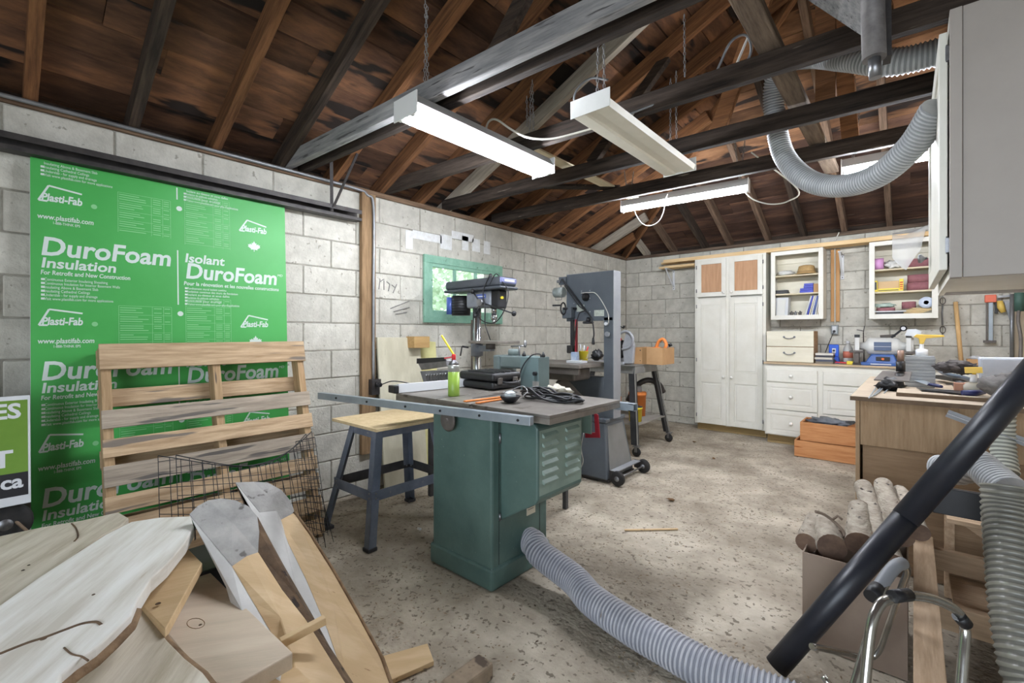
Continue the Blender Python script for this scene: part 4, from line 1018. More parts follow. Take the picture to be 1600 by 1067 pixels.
# things on the band saw table
zt = .9855
c = V((onY(912,560,3.56).x, 3.56, zt))
t = thing('yellow_tub', 'yellow plastic tub of brushes on the band saw table', 'tub', c)
c0 = V((0,0,0))
MB().lathe([(.035,0),(.045,.09),(.048,.092),(.043,.088),(.033,.004),(0,.003)], c0).build('tub_body', m_yel, t)
MB().tube([(-.045,0,.065),(-.04,-.01,.03),(0,-.045,.01),(.04,-.01,.03),(.045,0,.065)], .002, 5).build('wire_handle', m_swh, t)
for i, (dx, mm) in enumerate([(-.02, m_swh), (.0, m_swh), (.018, m_redp), (-.008, m_cream)]):
    MB().cyl((dx,0,.05), (dx*2.2,.01,.15-.01*i), .006).build('brush', mm, t)
t = box('glue_box', m_swh, *(lambda p, r: (p.x, r.x))(gz(905,565,zt), gz(940,565,zt)), FYb-.20, FYb-.1, zt, zt+.02, bevel=.003); tag(t, 'flat white box lying on the front of the band saw table', 'box')
t = box('blue_carton', mat('blue_white_carton', (120,150,190), (200,206,214), rough=.6, scale=16), onY(896,0,FYb-.1).x, onY(904,0,FYb-.1).x, FYb-.14, FYb-.09, zt, zt+.09, bevel=.002); tag(t, 'small blue and white carton beside the yellow tub', 'carton')
t = thing('cloth_heap', 'dark cloth and tool heap beside the band saw column', 'tool', gz(933,562,zt))
MB().blob((0,0,.045), .05, .05, .05, 2, .3).build('cloth', m_black, t); MB().bar((-.07,0,.01), (-.02,0,.08), .012, .01).build('handle', m_bsl, t)
# ============================================================ chop saw on a wheeled stand
cs = thing('saw_stand', 'steel stand on castors carrying the mitre saw and cardboard box', 'stand', (-2.4, 4.7, 0))
ft = [V((-2.09,4.28,.11)), V((-2.10,5.11,.11)), V((-2.80,5.11,.11)), V((-2.80,4.28,.11))]
tp = [V((-2.19,4.42,.86)), V((-2.19,4.96,.86)), V((-2.70,4.96,.86)), V((-2.70,4.42,.86))]
cen = V((-2.45,4.7,0))
m_stb = mat('stand_black', (34,34,36), (52,52,54), rough=.5, scale=6); m_stg = mat('stand_grey', (128,128,126), (146,146,142), rough=.5, scale=6, metal=.3)
for f, t_ in zip(ft, tp):
    leg_angle(f, t_, w=.06).build('leg', m_stb, cs, world=True)
    k = V((0.001 if f.x > cen.x else -.001, 0, 0))
    MB().hexa([f+k*4, f+k*4+V((.004,0,0)), f+k*4+V((.004,.02,0)), f+k*4+V((0,.02,0))], [t_+k*4, t_+k*4+V((.004,0,0)), t_+k*4+V((.004,.02,0)), t_+k*4+V((0,.02,0))]).build('leg_edge', m_stg, cs, world=True)
    MB().lathe([(.012,-.013),(.042,-.013),(.045,0),(.042,.013),(.012,.013)], (f.x, f.y, .0455), 'y', 18).build('castor_wheel', m_rub, cs, world=True)
    MB().box(f.x-.03, f.x+.03, f.y-.03, f.y+.03, .098, .108).bar((f.x,f.y-.019,.045), (f.x,f.y-.019,.1), .004, .03, up=(1,0,0)).bar((f.x,f.y+.019,.045), (f.x,f.y+.019,.1), .004, .03, up=(1,0,0)).build('castor_fork', m_steel, cs, world=True)
for i in range(4):
    j = (i+1) % 4; MB().bar(tp[i]+V((0,0,.0)), tp[j]+V((0,0,.0)), .03, .09).build('top_rail', m_stg, cs, world=True, bevel=.003)
box('top_sheet', m_stg, -2.72, -2.17, 4.38, 5.0, .895, .905, cs, world=True)
box('lower_shelf', mat('grey_shelf', (150,146,138), (132,128,120), rough=.7, scale=8), -2.74, -2.12, 4.36, 5.05, .29, .305, cs, world=True)
# mitre saw
m_ms = mat('saw_silver', (170,172,176), (148,150,156), rough=.4, scale=4)
cs2 = thing('mitre_saw', 'silver and black mitre saw folded down between band saw and cardboard box', 'mitre saw', (-2.35, 4.45, .906))
q = lambda a, b, Y=4.42: onY(a, b, Y)
box('saw_base', m_ms, -2.72, -2.30, 4.40, 4.75, .906, .935, cs2, world=True, bevel=.006)
MB().prism([q(975,568), q(988,568), q(990,540), q(985,524), q(978,520), q(972,540)], (0,.05,0)).build('saw_arm', m_ms, cs2, world=True, bevel=.006)
MB().tube(catmull([q(968,522), q(975,518), q(984,520), q(989,530), q(984,542), q(972,546)], 6), .014, 10).build('handle', m_ms, cs2, world=True)
MB().lathe([(.09,-.02),(.105,-.01),(.105,.03),(.09,.04)], q(966,545,4.5), 'y', 24).build('blade_guard', m_black, cs2, world=True)
MB().cyl(q(966,508), q(975,513), .006).lathe([(.012,-.012),(.014,.01)], q(975,510)).build('lever', m_black, cs2, world=True)
MB().lathe([(.018,0),(.018,-.012)], q(969,530,4.42), 'y').build('red_button', m_redp, cs2, world=True)
box('saw_fence', m_ms, -2.66, -2.32, 4.60, 4.62, .935, .985, cs2, world=True)
# cardboard box with clamp and tools
m_card = mat('cardboard', (182,142,98), (194,154,110), rough=.85, scale=6)
def carton(name, label, x0, x1, y0, y1, z0, z1, m, th=.004, flaps=True):
    t = thing(name, label, 'box', ((x0+x1)/2, (y0+y1)/2, z0))
    box('bottom', m, x0, x1, y0, y1, z0, z0+th, t, world=True, bevel=0)
    box('side', m, x0, x1, y0, y0+th, z0+th, z1, t, world=True, bevel=0); box('side', m, x0, x1, y1-th, y1, z0+th, z1, t, world=True, bevel=0)
    box('side', m, x0, x0+th, y0+th, y1-th, z0+th, z1, t, world=True, bevel=0); box('side', m, x1-th, x1, y0+th, y1-th, z0+th, z1, t, world=True, bevel=0)
    return t
cb_ = carton('cardboard_box', 'open brown cardboard box of tools on the wheeled stand', -2.29, -1.965, 4.62, 4.93, .9065, 1.085, m_card)
MB().box(-2.22,-2.205,4.619,4.6197,.94,.945).box(-2.22,-2.205,4.619,4.6197,1.05,1.06).build('box_print', m_darksteel, cb_, world=True)
MB().box(-2.19,-2.14,4.6185,4.6195,.911,1.085).build('tape', mat('box_tape', (160,124,84), rough=.4), cb_, world=True)
t = thing('orange_clamp', 'orange clamp sticking out of the cardboard box', 'clamp', (-2.08,4.72,1.0))
MB().tube(catmull([onY(1025,544,4.72), onY(1029,534,4.72), onY(1036,530,4.72), onY(1041,538,4.72), onY(1038,546,4.72)], 6), .018, 8).build('clamp_body', m_or, t, world=True)
box('clamp_bar', m_or, -2.12, -2.03, 4.70, 4.74, .92, 1.09, t, world=True, bevel=.006)
t = thing('hand_tool', 'grey-handled tool lying over the edge of the cardboard box', 'tool', (-2.0,4.8,1.05))
MB().cyl((-2.06,4.80,1.06), (-1.985,4.83,1.105), .014).build('grip', m_bsl, t, world=True); MB().cyl((-2.12,4.77,1.03), (-2.06,4.80,1.06), .008).build('shank', m_steel, t, world=True)
MB().cyl((-1.985,4.83,1.105), (-1.955,4.84,1.12), .017).build('grip_cap', m_black, t, world=True)
t = thing('paper_stack', 'white papers lying behind the cardboard box on the stand', 'papers', (-2.4,4.9,.907))
box('papers', m_swh, -2.62, -2.32, 4.80, 4.99, .9065, 1.05, t, world=True); box('top_paper', m_ms, -2.60, -2.36, 4.78, 4.97, 1.051, 1.056, t, world=True)
# things on and below the lower shelf
def bucket(name, label, c, r, h, m, cat='bucket', band=None):
    t = thing(name, label, cat, c)
    MB().lathe([(r*.88,0),(r,h),(r*1.05,h),(r*1.05,h*.9),(r*.99,h*.88)], (0,0,0), seg=22).build('body', m, t)
    MB().lathe([(r*1.04,h),(r*1.0,h+.008),(0,h+.008)], (0,0,0), seg=22).build('lid', band or m, t)
    return t
c = gz(1001, 661, .306)
bucket('paint_tub', 'yellow paint tub with a dark rim on the lower shelf', V((-2.22, 4.52, .306)), .072, .15, m_yel, 'tub', m_darksteel)
t = bucket('orange_bucket', 'tall orange bucket behind the yellow tub on the lower shelf', V((-2.36, 4.86, .306)), .095, .26, m_or)
MB().lathe([(.05,.268),(.045,.33)], (0,0,0)).build('spout', m_bsl, t)
t = MB().tube(catmull([(-2.5,4.9,.45),(-2.42,4.93,.62),(-2.3,4.98,.70),(-2.2,5.05,.66),(-2.16,5.1,.56)], 8), .032, 10).build('vacuum_hose', m_darksteel); tag(t, 'dark grey vacuum hose curling behind the orange bucket', 'hose')
t = thing('shop_vacuum', 'orange and grey shop vacuum on the lower shelf behind the stand leg', 'vacuum', (-2.56, 4.6, .306))
MB().lathe([(.11,0),(.12,.22),(.1,.24)], (0,0,0)).build('drum', m_or, t); MB().lathe([(.12,.24),(.11,.32),(.05,.36),(0,.36)], (0,0,0)).build('motor_head', m_ms, t)
# ============================================================ white cabinets on the back wall
m_cab = mat('cabinet_white', (228,226,216), (216,213,200), rough=.42, scale=3, bump=.03)
m_cabd = mat('cabinet_cream', (214,208,186), (226,220,200), rough=.5, scale=3, stretch=(1,1,4))
m_pan = wood('brown_panel', (178,138,106), (196,156,122), 'z', rnd=.04)
m_cer = mat('ceramic_knob', (236,234,226), rough=.2)
m_toe = wood('toe_kick', (150,128,88), (170,146,104), 'x', rnd=.05)
m_shelf = wood('shelf_edge', (222,212,186), (206,194,164), 'x', rnd=.03)
def knob(p, parent, world=True):
    MB().lathe([(.008,0),(.007,-.012),(.017,-.020),(.016,-.028),(.006,-.033),(0,-.034)], p, 'y', 14).build('knob', m_cer, parent, world=world)
def hinge(x, y, z, parent): 
    MB().cyl((x, y, z-.022), (x, y, z+.022), .006, 8).build('hinge', m_steel, parent, world=True)
def panel_door(name, x0, x1, z0, z1, yf, parent, m=None, panels=None, inset=None, knobat=None):
    """a framed door: slab plus a raised border round each panel; parts hang off the door"""
    m = m or m_cab; th = .02
    d = MB()
    fr = .055
    ps = panels or [(z0+fr, z1-fr)]
    # stiles and rails around the sunk panels
    d.box(x0, x0+fr, yf, yf+th, z0, z1).box(x1-fr, x1, yf, yf+th, z0, z1)
    zz = [z0]+[v for p_ in ps for v in p_]+[z1]
    for i in range(0, len(zz), 2): d.box(x0+fr, x1-fr, yf, yf+th, zz[i], zz[i+1])
    o = d.build(name, m, parent, world=True, bevel=.002, seg=1)
    for (a, b) in ps:
        pn_ = MB(); pn_.box(x0+fr, x1-fr, yf+.008, yf+.014, a, b)
        if not inset: pn_.box(x0+fr+.02, x1-fr-.02, yf+.003, yf+.009, a+.02, b-.02)
        q = pn_.build('door_panel', inset or m, None, bevel=.003, seg=1)
        w = q.location.copy(); q.parent = o; q.location = parent_mat(o).inverted() @ w
    if knobat: 
        kb = MB().lathe([(.008,0),(.007,-.012),(.017,-.020),(.016,-.028),(.006,-.033),(0,-.034)], (0,0,0), 'y', 14).build('knob', m_cer, o)
        kb.location = parent_mat(o).inverted() @ V((knobat[0], yf, knobat[1]))
    return o
tc = thing('tall_cabinet', 'tall white four-door cabinet with brown upper door panels on the back wall', 'cabinet', (-1.71, 6.13, 0))
YF = 6.0
X0, X1 = -2.12, -1.30; XM = -1.715
MB().box(X0, X0+.018, YF+.02, BY-.02, .09, 2.185).box(X1-.018, X1, YF+.02, BY-.02, .09, 2.185).box(X0+.018, X1-.018, YF+.02, BY-.02, 2.165, 2.185).box(X0+.018, X1-.018, YF+.02, BY-.02, .09, .11).box(X0+.018, X1-.018, BY-.028, BY-.02, .11, 2.165).box(X0+.018, X1-.018, YF+.03, BY-.03, 1.68, 1.70).build('body', m_cab, tc, world=True, bevel=.001)
MB().box(X0, X0+.045, YF, YF+.02, .09, 2.185).box(X1-.045, X1, YF, YF+.02, .09, 2.185).box(XM-.03, XM+.03, YF, YF+.02, .09, 2.185).box(X0+.045, XM-.03, YF, YF+.02, 2.13, 2.185).box(XM+.03, X1-.045, YF, YF+.02, 2.13, 2.185).build('face_frame', m_cab, tc, world=True, bevel=.001)
for (a, b, kx) in [(X0+.03, XM-.02, XM-.045), (XM+.02, X1-.03, XM+.045)]:
    panel_door('door', a, b, 1.70, 2.165, YF-.021, tc, inset=m_pan, knobat=(kx, 1.745))
    panel_door('door', a, b, .10, 1.675, YF-.021, tc, panels=[(.16, .62), (.76, 1.60)], knobat=(kx, .70))
for z in (2.08, 1.78, 1.58, .9, .2): hinge(X0+.028, YF-.024, z, tc); hinge(X1-.026, YF-.024, z, tc)
box('toe_kick', m_toe, X0+.01, X1-.01, YF+.07, YF+.09, 0, .09, tc, world=True)
box('side_strip', mat('green_edge', (60,110,84)), X0-.006, X0, YF+.18, YF+.2, .1, 2.18, tc, world=True, bevel=0)
# base drawers
bc = thing('base_cabinet', 'long white drawer cabinet with white knobs under the grinder counter', 'cabinet', (-.5, 6.0, 0))
YB = 5.80; BX0, BX1 = -1.265, .66
MB().box(BX0, BX0+.018, YB+.02, BY-.02, .10, .875).box(BX1-.018, BX1, YB+.02, BY-.02, .1, .875).box(BX0+.018, BX1-.018, BY-.03, BY-.02, .1, .875).box(BX0+.018, BX1-.018, YB+.02, BY-.03, .1, .118).build('body', m_cab, bc, world=True)
MB().box(BX0, BX1, YB+.002, YB+.019, .100, .895).build('face_frame', m_cab, bc, world=True)
rows = [(.700,.838),(.394,.684),(.112,.385)]
for (a, b) in [(-1.245,-.765),(-.715,.19),(.235,.64)]:
    for (z0, z1) in rows:
        o = MB().box(a, b, YB-.018, YB, z0, z1).build('drawer', m_cab, bc, world=True, bevel=.004)
        if z1-z0 > .2:
            for q in [(a+.05,b-.05,z0+.05,z0+.054),(a+.05,b-.05,z1-.054,z1-.05),(a+.05,a+.054,z0+.054,z1-.054),(b-.054,b-.05,z0+.054,z1-.054)]:
                pass
            fr = MB(); w_ = .045
            fr.box(a, b, YB-.024, YB-.018, z0, z0+w_).box(a, b, YB-.024, YB-.018, z1-w_, z1).box(a, a+w_, YB-.024, YB-.018, z0+w_, z1-w_).box(b-w_, b, YB-.024, YB-.018, z0+w_, z1-w_).box(a+w_+.018, b-w_-.018, YB-.023, YB-.018, z0+w_+.018, z1-w_-.018)
            q = fr.build('raised_frame', m_cab, None, bevel=.002, seg=1); w = q.location.copy(); q.parent = o; q.location = parent_mat(o).inverted() @ w
        kx = (a+b)/2
        kb = MB().lathe([(.008,0),(.007,-.012),(.019,-.020),(.018,-.030),(.006,-.036),(0,-.037)], (0,0,0), 'y', 14).build('knob', m_cer, o)
        kb.location = parent_mat(o).inverted() @ V((kx, YB-.018, (z0+z1)/2))
box('toe_kick', m_toe, BX0+.01, BX1-.01, YB+.06, YB+.08, 0, .10, bc, world=True)
t = box('countertop', mat('counter_top', (196,172,140), (180,158,128), rough=.5, scale=6), BX0-.01, BX1, YB-.03, BY-.008, .896, .915, bevel=.003); tag(t, 'thin tan countertop over the white drawers on the back wall', 'countertop')
CT = .9155
# open wall cabinets
def open_cab(label, x0, x1, shelves, zt, zb):
    t = thing('wall_cabinet', label, 'cabinet', ((x0+x1)/2, 6.13, zb))
    y0 = 6.0
    MB().box(x0, x0+.016, y0+.02, BY-.006, zb, zt).build('side', m_cab, t, world=True)
    MB().box(x1-.016, x1, y0+.02, BY-.006, zb, zt).build('side', m_cab, t, world=True)
    MB().box(x0+.016, x1-.016, y0+.02, BY-.006, zt-.016, zt).build('top', m_cab, t, world=True)
    MB().box(x0+.016, x1-.016, y0+.02, BY-.006, zb+.03, zb+.046).build('bottom', m_cab, t, world=True)
    MB().box(x0+.016, x1-.016, BY-.016, BY-.008, zb+.046, zt-.016).build('back', m_cabd, t, world=True)
    MB().box(x0+.016, x1-.016, BY-.034, BY-.017, zt-.12, zt-.04).build('hanging_rail', m_cabd, t, world=True)
    w = .045
    for a, b, c, d in [(x0, x0+w, zb, zt), (x1-w, x1, zb, zt), (x0+w, x1-w, zt-w, zt), (x0+w, x1-w, zb, zb+.05)]:
        MB().box(a, b, y0, y0+.02, c, d).build('frame', m_cab, t, world=True, bevel=.001)
    for z in shelves: MB().box(x0+.017, x1-.017, y0+.03, BY-.017, z-.016, z).build('shelf', m_shelf, t, world=True)
    return t
open_cab('open white wall cabinet holding a straw hat, next to the tall cabinet', -1.249, -.74, (1.905, 1.695), 2.18, 1.395)
open_cab('open white wall cabinet full of sanding belts, right of the bare bracket', -.344, .18, (1.895, 1.665), 2.178, 1.385)
S1 = 1.4415; YS = 6.08
# first cabinet contents
def put_at(px, z, Y=6.1): return V((onY(px, 0, Y).x, Y, z))
c = put_at(1260, 1.906); t = thing('straw_hat', 'tan straw hat on the top shelf of the left open cabinet', 'hat', c)
m_straw = mat('straw', (196,164,112), (176,142,90), rough=.8, scale=40, bump=.4)
MB().lathe([(.0,.10),(.05,.102),(.075,.092),(.088,.03),(.092,.012)], (0,0,0), seg=26).build('crown', m_straw, t); MB().lathe([(.091,.014),(.115,.004),(.113,.001),(.09,.006)], (0,0,0), seg=26).build('brim', m_straw, t)
MB().lathe([(.0905,.016),(.0895,.036)], (0,0,0), seg=26).build('band', mat('hat_band', (160,130,86)), t)
c = put_at(1228, 1.906); o = MB().blob(c+V((0,0,.03)), .08, .05, .03, 3, .3).build('clear_bag', mat('thin_plastic', (214,214,208), rough=.25)); tag(o, 'clear crumpled plastic bag left of the straw hat', 'bag')
c = put_at(1220, 1.6955)
for i, (w_, h_) in enumerate([(.085,.022),(.08,.018)]):
    o = box('black_box', m_black, c.x-w_+.02, c.x+w_-.0, YS-.04, YS+.05, 1.696+.023*i, 1.696+.022+.02*i, bevel=.003); tag(o, ['lower', 'upper'][i]+' flat black case on the middle shelf of the left cabinet', 'case')
m_bluebox = mat('blue_card', (52,62,168), (66,76,186), rough=.5, scale=12)
c = put_at(1262, 1.696)
for i in range(4):
    o = box('blue_carton', m_bluebox, c.x-.07+.004*i+(.03 if i > 1 else 0), c.x+.06, YS-.03, YS+.05, 1.696+.026*i, 1.721+.026*i, bevel=.002); tag(o, ['bottom', 'second', 'third', 'topmost'][i]+' blue carton in the stack on the middle shelf', 'carton', 'blue cartons on the middle shelf')
c = put_at(1277, 1.696); o = box('tan_carton', m_card, c.x-.03, c.x+.02, YS-.02, YS+.06, 1.696, 1.79); tag(o, 'small tan carton right of the blue cartons', 'carton')
c = put_at(1224, S1); t = thing('white_organiser', 'white upright file box with a plastic sleeve on the bottom shelf', 'file box', c)
MB().hexa([(-.07,-.03,0),(.05,-.03,0),(.05,.08,0),(-.07,.08,0)], [(-.075,-.04,.21),(.06,-.04,.21),(.06,.08,.22),(-.075,.08,.22)]).build('file_body', m_swh, t); MB().prism([(-.06,-.045,.0),(.02,-.045,.0),(.035,-.05,.19),(-.05,-.05,.19)], (0,.003,0)).build('sleeve', mat('thin_plastic', (214,214,208)), t)
m_files = [m_swh, m_bluebox, mat('file_cream', (216,208,186), rough=.6), m_swh, m_blu, m_swh, mat('file_cream', (216,208,186))]
for i in range(7):
    xb_ = put_at(1259+i*3.0, S1).x; o = MB().hexa([(xb_,YS-.04,S1+.001),(xb_+.012,YS-.04,S1+.001),(xb_+.012,YS+.08,S1+.001),(xb_,YS+.08,S1+.001)], [(xb_+.055-.003*i,YS-.04,S1+.215),(xb_+.067-.003*i,YS-.04,S1+.215),(xb_+.067-.003*i,YS+.08,S1+.215),(xb_+.055-.003*i,YS+.08,S1+.215)]).build('booklet', m_files[i], bevel=.001)
    tag(o, 'leaning '+['white', 'blue', 'cream', 'white', 'blue', 'white', 'cream'][i]+' booklet, '+['first', 'second', 'third', 'fourth', 'fifth', 'sixth', 'last'][i]+' from the left in the leaning row', 'booklet', 'booklets leaning in the open cabinet')
rng = random.Random(4)
for i, (px, cl) in enumerate([(1237, m_castd), (1243, m_steel), (1250, m_castd)]):
    c = put_at(px, S1, 6.05); o = MB().lathe([(.014,0),(.018,.02),(.008,.03),(.008,.05)], c, 'z', 10).cyl(c+V((-.02,0,.03)), c+V((.02,0,.035)), .006).build('brass_fitting', cl); tag(o, 'small metal fitting, '+['leftmost', 'middle', 'rightmost'][i]+' of three on the bottom shelf', 'fitting', 'fittings between file box and booklets')
# second cabinet contents
m_belt = mat('sanding_belt', (142,92,98), (156,104,108), rough=.85, scale=30, bump=.2)
def belt(name, label, c, rx, ry, h, m=None, seg=30, axis='z'):
    mb = MB(); P = [(rx*math.cos(2*PI*k/seg), ry*math.sin(2*PI*k/seg)) for k in range(seg)]
    n = seg; vs = [(c.x+a*s, c.y+b*s, c.z+z) for s, z in ((1, 0), (1, h), (.97, h), (.97, 0)) for a, b in P]; fs = []
    for r in range(4):
        for k in range(n): l = (k+1) % n; q = (r+1) % 4; fs.append((r*n+k, r*n+l, q*n+l, q*n+k))
    mb.add(vs, fs, True); o = mb.build(name, m or m_belt); return tag(o, label, 'sanding belt')
c = put_at(1374, 1.896, 6.09); 
o = MB().cyl(c+V((-.045,0,.06)), c+V((.035,0,.06)), .06, 22).build('pink_roll', mat('pink_film', (222,164,214), (206,150,200), rough=.5)); tag(o, 'pink roll at the left of the top shelf', 'roll')
o = MB().blob(put_at(1398, 1.94, 6.08), .075, .05, .045, 5, .4, 2.4).build('folded_sheet', mat('thin_plastic', (214,214,208))); tag(o, 'crumpled white plastic sheet between the pink roll and belt', 'sheet')
belt('sanding_belt', 'wide reddish sanding belt loop on the top shelf', put_at(1434, 1.896, 6.12), .095, .055, .085)
c = put_at(1388, 1.666, 6.06)
t = thing('yellow_carton', 'yellow and tan open carton with red print on the middle shelf', 'carton', c)
box('carton_body', mat('tan_card', (206,176,134), rough=.8), -.085, .085, .0, .08, 0, .105, t)
MB().box(-.115,-.087,-.03,.05,0,.115).box(.087,.118,-.03,.05,0,.12).box(-.087,.087,-.012,-.002,0,.03).build('carton_ends', mat('carton_yellow', (236,214,60), rough=.5), t)
MB().box(.091,.114,-.0312,-.0304,.014,.024).box(.091,.114,-.0312,-.0304,.034,.046).box(.091,.114,-.0312,-.0304,.056,.068).box(.091,.114,-.0312,-.0304,.078,.09).build('red_print', mat('print_red', (200,40,40)), t)
MB().box(-.112,-.092,-.0315,-.0305,.02,.10).box(-.08,.08,-.0135,-.0125,.008,.016).build('carton_print', m_sk, t)
belt('sanding_belt', 'lower of two stacked reddish belts on the middle shelf', put_at(1437, 1.666, 6.11), .098, .06, .078)
belt('sanding_belt', 'upper of two stacked reddish belts on the middle shelf', put_at(1437, 1.746, 6.11), .094, .06, .075)
Z2 = 1.4315
belt('sanding_belt', 'reddish belt loop covered by a pale green bag on the bottom shelf', put_at(1384, Z2, 6.10), .075, .055, .07)
o = MB().blob(put_at(1382, Z2+.092, 6.09), .085, .05, .022, 6, .35, 3).build('green_bag', mat('green_film', (160,184,170), (188,200,190), rough=.35)); tag(o, 'pale green plastic bag lying over a belt on the bottom shelf', 'bag')
belt('sanding_belt', 'small reddish belt loop standing in the middle of the bottom shelf', put_at(1420, Z2+.055, 6.13), .055, .04, .07)
c = put_at(1447, Z2+.108, 6.07)
o = MB().lathe([(.019,-.05),(.055,-.05),(.055,.05),(.019,.05),(.019,-.05)], c, 'y', 26).build('tape_roll', mat('roll_blue_grey', (196,206,222), rough=.5)); tag(o, 'pale blue roll showing its core at the right of the bottom shelf', 'roll')
for i in range(6):
    a = put_at(1405+i*4, Z2+.012+.009*i, 6.05-.004*i); b = put_at(1440+i*4, Z2+.006+.008*i, 6.08-.003*i)
    o = MB().bar(a, b, .03, .007).build('wood_shim', wood('shim', (214,188,140), (226,202,156), 'x'), bevel=.001); tag(o, ['bottom', 'second', 'third', 'fourth', 'fifth', 'top'][i]+' thin wood shim of the loose pile on the bottom shelf', 'wood shim', 'wood shims on the bottom shelf')
o = box('white_tray', m_swh, put_at(1368,0).x, put_at(1416,0).x, 5.99, 6.04, Z2+.022, Z2+.034); tag(o, 'white flat tray lying at the front of the bottom shelf', 'tray')
o = box('tray_foot', m_black, put_at(1370,0).x, put_at(1412,0).x, 6.0, 6.05, Z2+.001, Z2+.021); tag(o, 'dark folder lying under the white tray', 'folder')
# long timber and mouldings laid across brackets and cabinets
m_pine = wood('pine_new', (216,184,136), (232,204,160), 'x', rnd=.06)
Zt = 2.188
for i, (x0, x1, y0, y1, z0, z1, nm) in enumerate([(-2.55, .62, 6.02, 6.045, Zt, Zt+.045, 'front'), (-2.40, .60, 6.05, 6.10, Zt, Zt+.02, 'second'), (-2.62, .62, 6.11, 6.15, Zt, Zt+.03, 'third'), (-2.58, .40, 6.16, 6.21, Zt, Zt+.022, 'rear'), (-2.45, .2, 6.05, 6.11, Zt+.022, Zt+.04, 'upper')]):
    o = box('timber_strip', m_pine, x0, x1, y0, y1, z0, z1, bevel=.002); tag(o, nm+' long pale timber strip lying across the tops of the white cabinets', 'timber strip', 'timber strips over the cabinets')
for i in range(6):
    y = 6.03+.028*i; o = box('timber_offcut', m_pine, -2.62+.05*(i % 3), -2.14, y, y+.022, 2.12, 2.145+.01*(i % 2), bevel=.002); tag(o, ['frontmost', 'second', 'third', 'fourth', 'fifth', 'rearmost'][i]+' timber offcut in the bundle on the left bracket', 'timber offcut', 'offcuts on the left shelf bracket')
def bracket(label, x):
    t = thing('shelf_bracket', label, 'bracket', (x, BY, 1.9))
    box('wall_arm', m_swh, x-.015, x+.015, BY-.012, BY-.004, 1.84, 2.115, t, world=True)
    box('shelf_arm', m_swh, x-.015, x+.015, 5.99, BY-.012, 2.108, 2.118, t, world=True)
    MB().bar((x, 6.0, 2.105), (x, BY-.012, 1.88), .018, .006).build('diagonal_brace', m_swh, t, world=True)
    for z in (1.86, 2.09): MB().lathe([(.006,-.016),(.006,-.012)], (x, BY, z), 'y', 8).build('screw', m_black, t, world=True)
bracket('white steel bracket on the back wall left of the tall cabinet', onY(1052, 0, 6.25).x)
bracket('white steel bracket between the two open wall cabinets', onY(1316, 0, 6.25).x)
# conduit strip and outlet between the open cabinets
xs_ = onY(1304, 0, 6.25).x; xe = onY(1312, 0, 6.25).x
o = box('wall_batten', wood('batten', (184,140,92), (204,160,112), 'z'), xs_-.035, xs_-.004, BY-.026, BY-.004, 1.37, 2.18, bevel=.002); tag(o, 'left of two wooden battens running down between the open cabinets', 'batten')
o = box('wall_batten', wood('batten', (184,140,92), (204,160,112), 'z'), xs_+.012, xe+.0, BY-.026, BY-.004, 1.37, 2.18, bevel=.002); tag(o, 'right of two wooden battens running down between the open cabinets', 'batten')
o = MB().tube(catmull([(-.62,6.22,2.36),(xs_+.004,6.23,2.25),(xs_+.004,6.243,2.1),(xs_+.004,6.243,1.4),(xs_+.004,6.243,1.33)], 6), .006, 8).build('cable_run', m_cable); tag(o, 'white cable running down the battens to the grey outlet', 'cable')
t = thing('wall_outlet', 'grey surface outlet box above the counter at the foot of the battens', 'outlet', (xs_, BY, 1.22))
box('outlet_box', mat('outlet_grey', (140,146,146), rough=.5, metal=.3), xs_-.03, xs_+.035, BY-.05, BY-.004, 1.225, 1.33, t, world=True, bevel=.005)
box('socket_face', m_swh, xs_-.018, xs_+.02, BY-.053, BY-.05, 1.24, 1.315, t, world=True)
MB().lathe([(.014,-.056),(.012,-.085)], (xs_, BY, 1.26), 'y').build('plug', m_black, t, world=True)
MB().tube(catmull([(xs_,BY-.085,1.26),(xs_-.02,BY-.09,1.20),(xs_-.05,BY-.06,1.12),(xs_-.09,BY-.05,1.0)], 6), .004, 6).build('cord', m_black, t, world=True)
# ---------------- things on the counter
YC = 5.93
dc = thing('drawer_chest', 'cream two-drawer chest with cup pulls standing on the counter', 'drawer chest', (-1.0, 5.98, CT))
cx0, cx1 = onY(1197, 0, 5.86).x+.005, onY(1271, 0, 5.86).x
box('chest_body', wood('chest_side', (196,160,124), (178,142,106), 'y'), cx0, cx1, 5.875, 6.16, CT, 1.262, dc, world=True)
for (a, b) in [(CT+.004, 1.085), (1.092, 1.262)]:
    o = box('drawer_front', m_cabd, cx0, cx1+.002, 5.856, 5.874, a, b, dc, world=True, bevel=.003)
    xm = (cx0+cx1)/2+.0; zc_ = (a+b)/2+.02
    hp_ = MB().tube([V((xm-.05, 5.853, zc_)), V((xm-.04, 5.838, zc_-.010)), V((xm-.015, 5.828, zc_-.018)), V((xm+.015, 5.828, zc_-.018)), V((xm+.04, 5.838, zc_-.010)), V((xm+.05, 5.853, zc_))], .005, 8)
    hp_.lathe([(.012,5.85),(.009,5.856)], (xm-.05, 0, zc_), 'y', 10).lathe([(.012,5.85),(.009,5.856)], (xm+.05, 0, zc_), 'y', 10)
    q = hp_.build('cup_pull', m_steel, None); w = q.location.copy(); q.parent = o; q.location = parent_mat(o).inverted() @ w
bx0, bx1 = onY(1274, 0, 5.84).x, onY(1302, 0, 5.84).x
cl = [(120,110,96),(70,76,92),(196,190,176),(60,60,66),(206,200,190)]
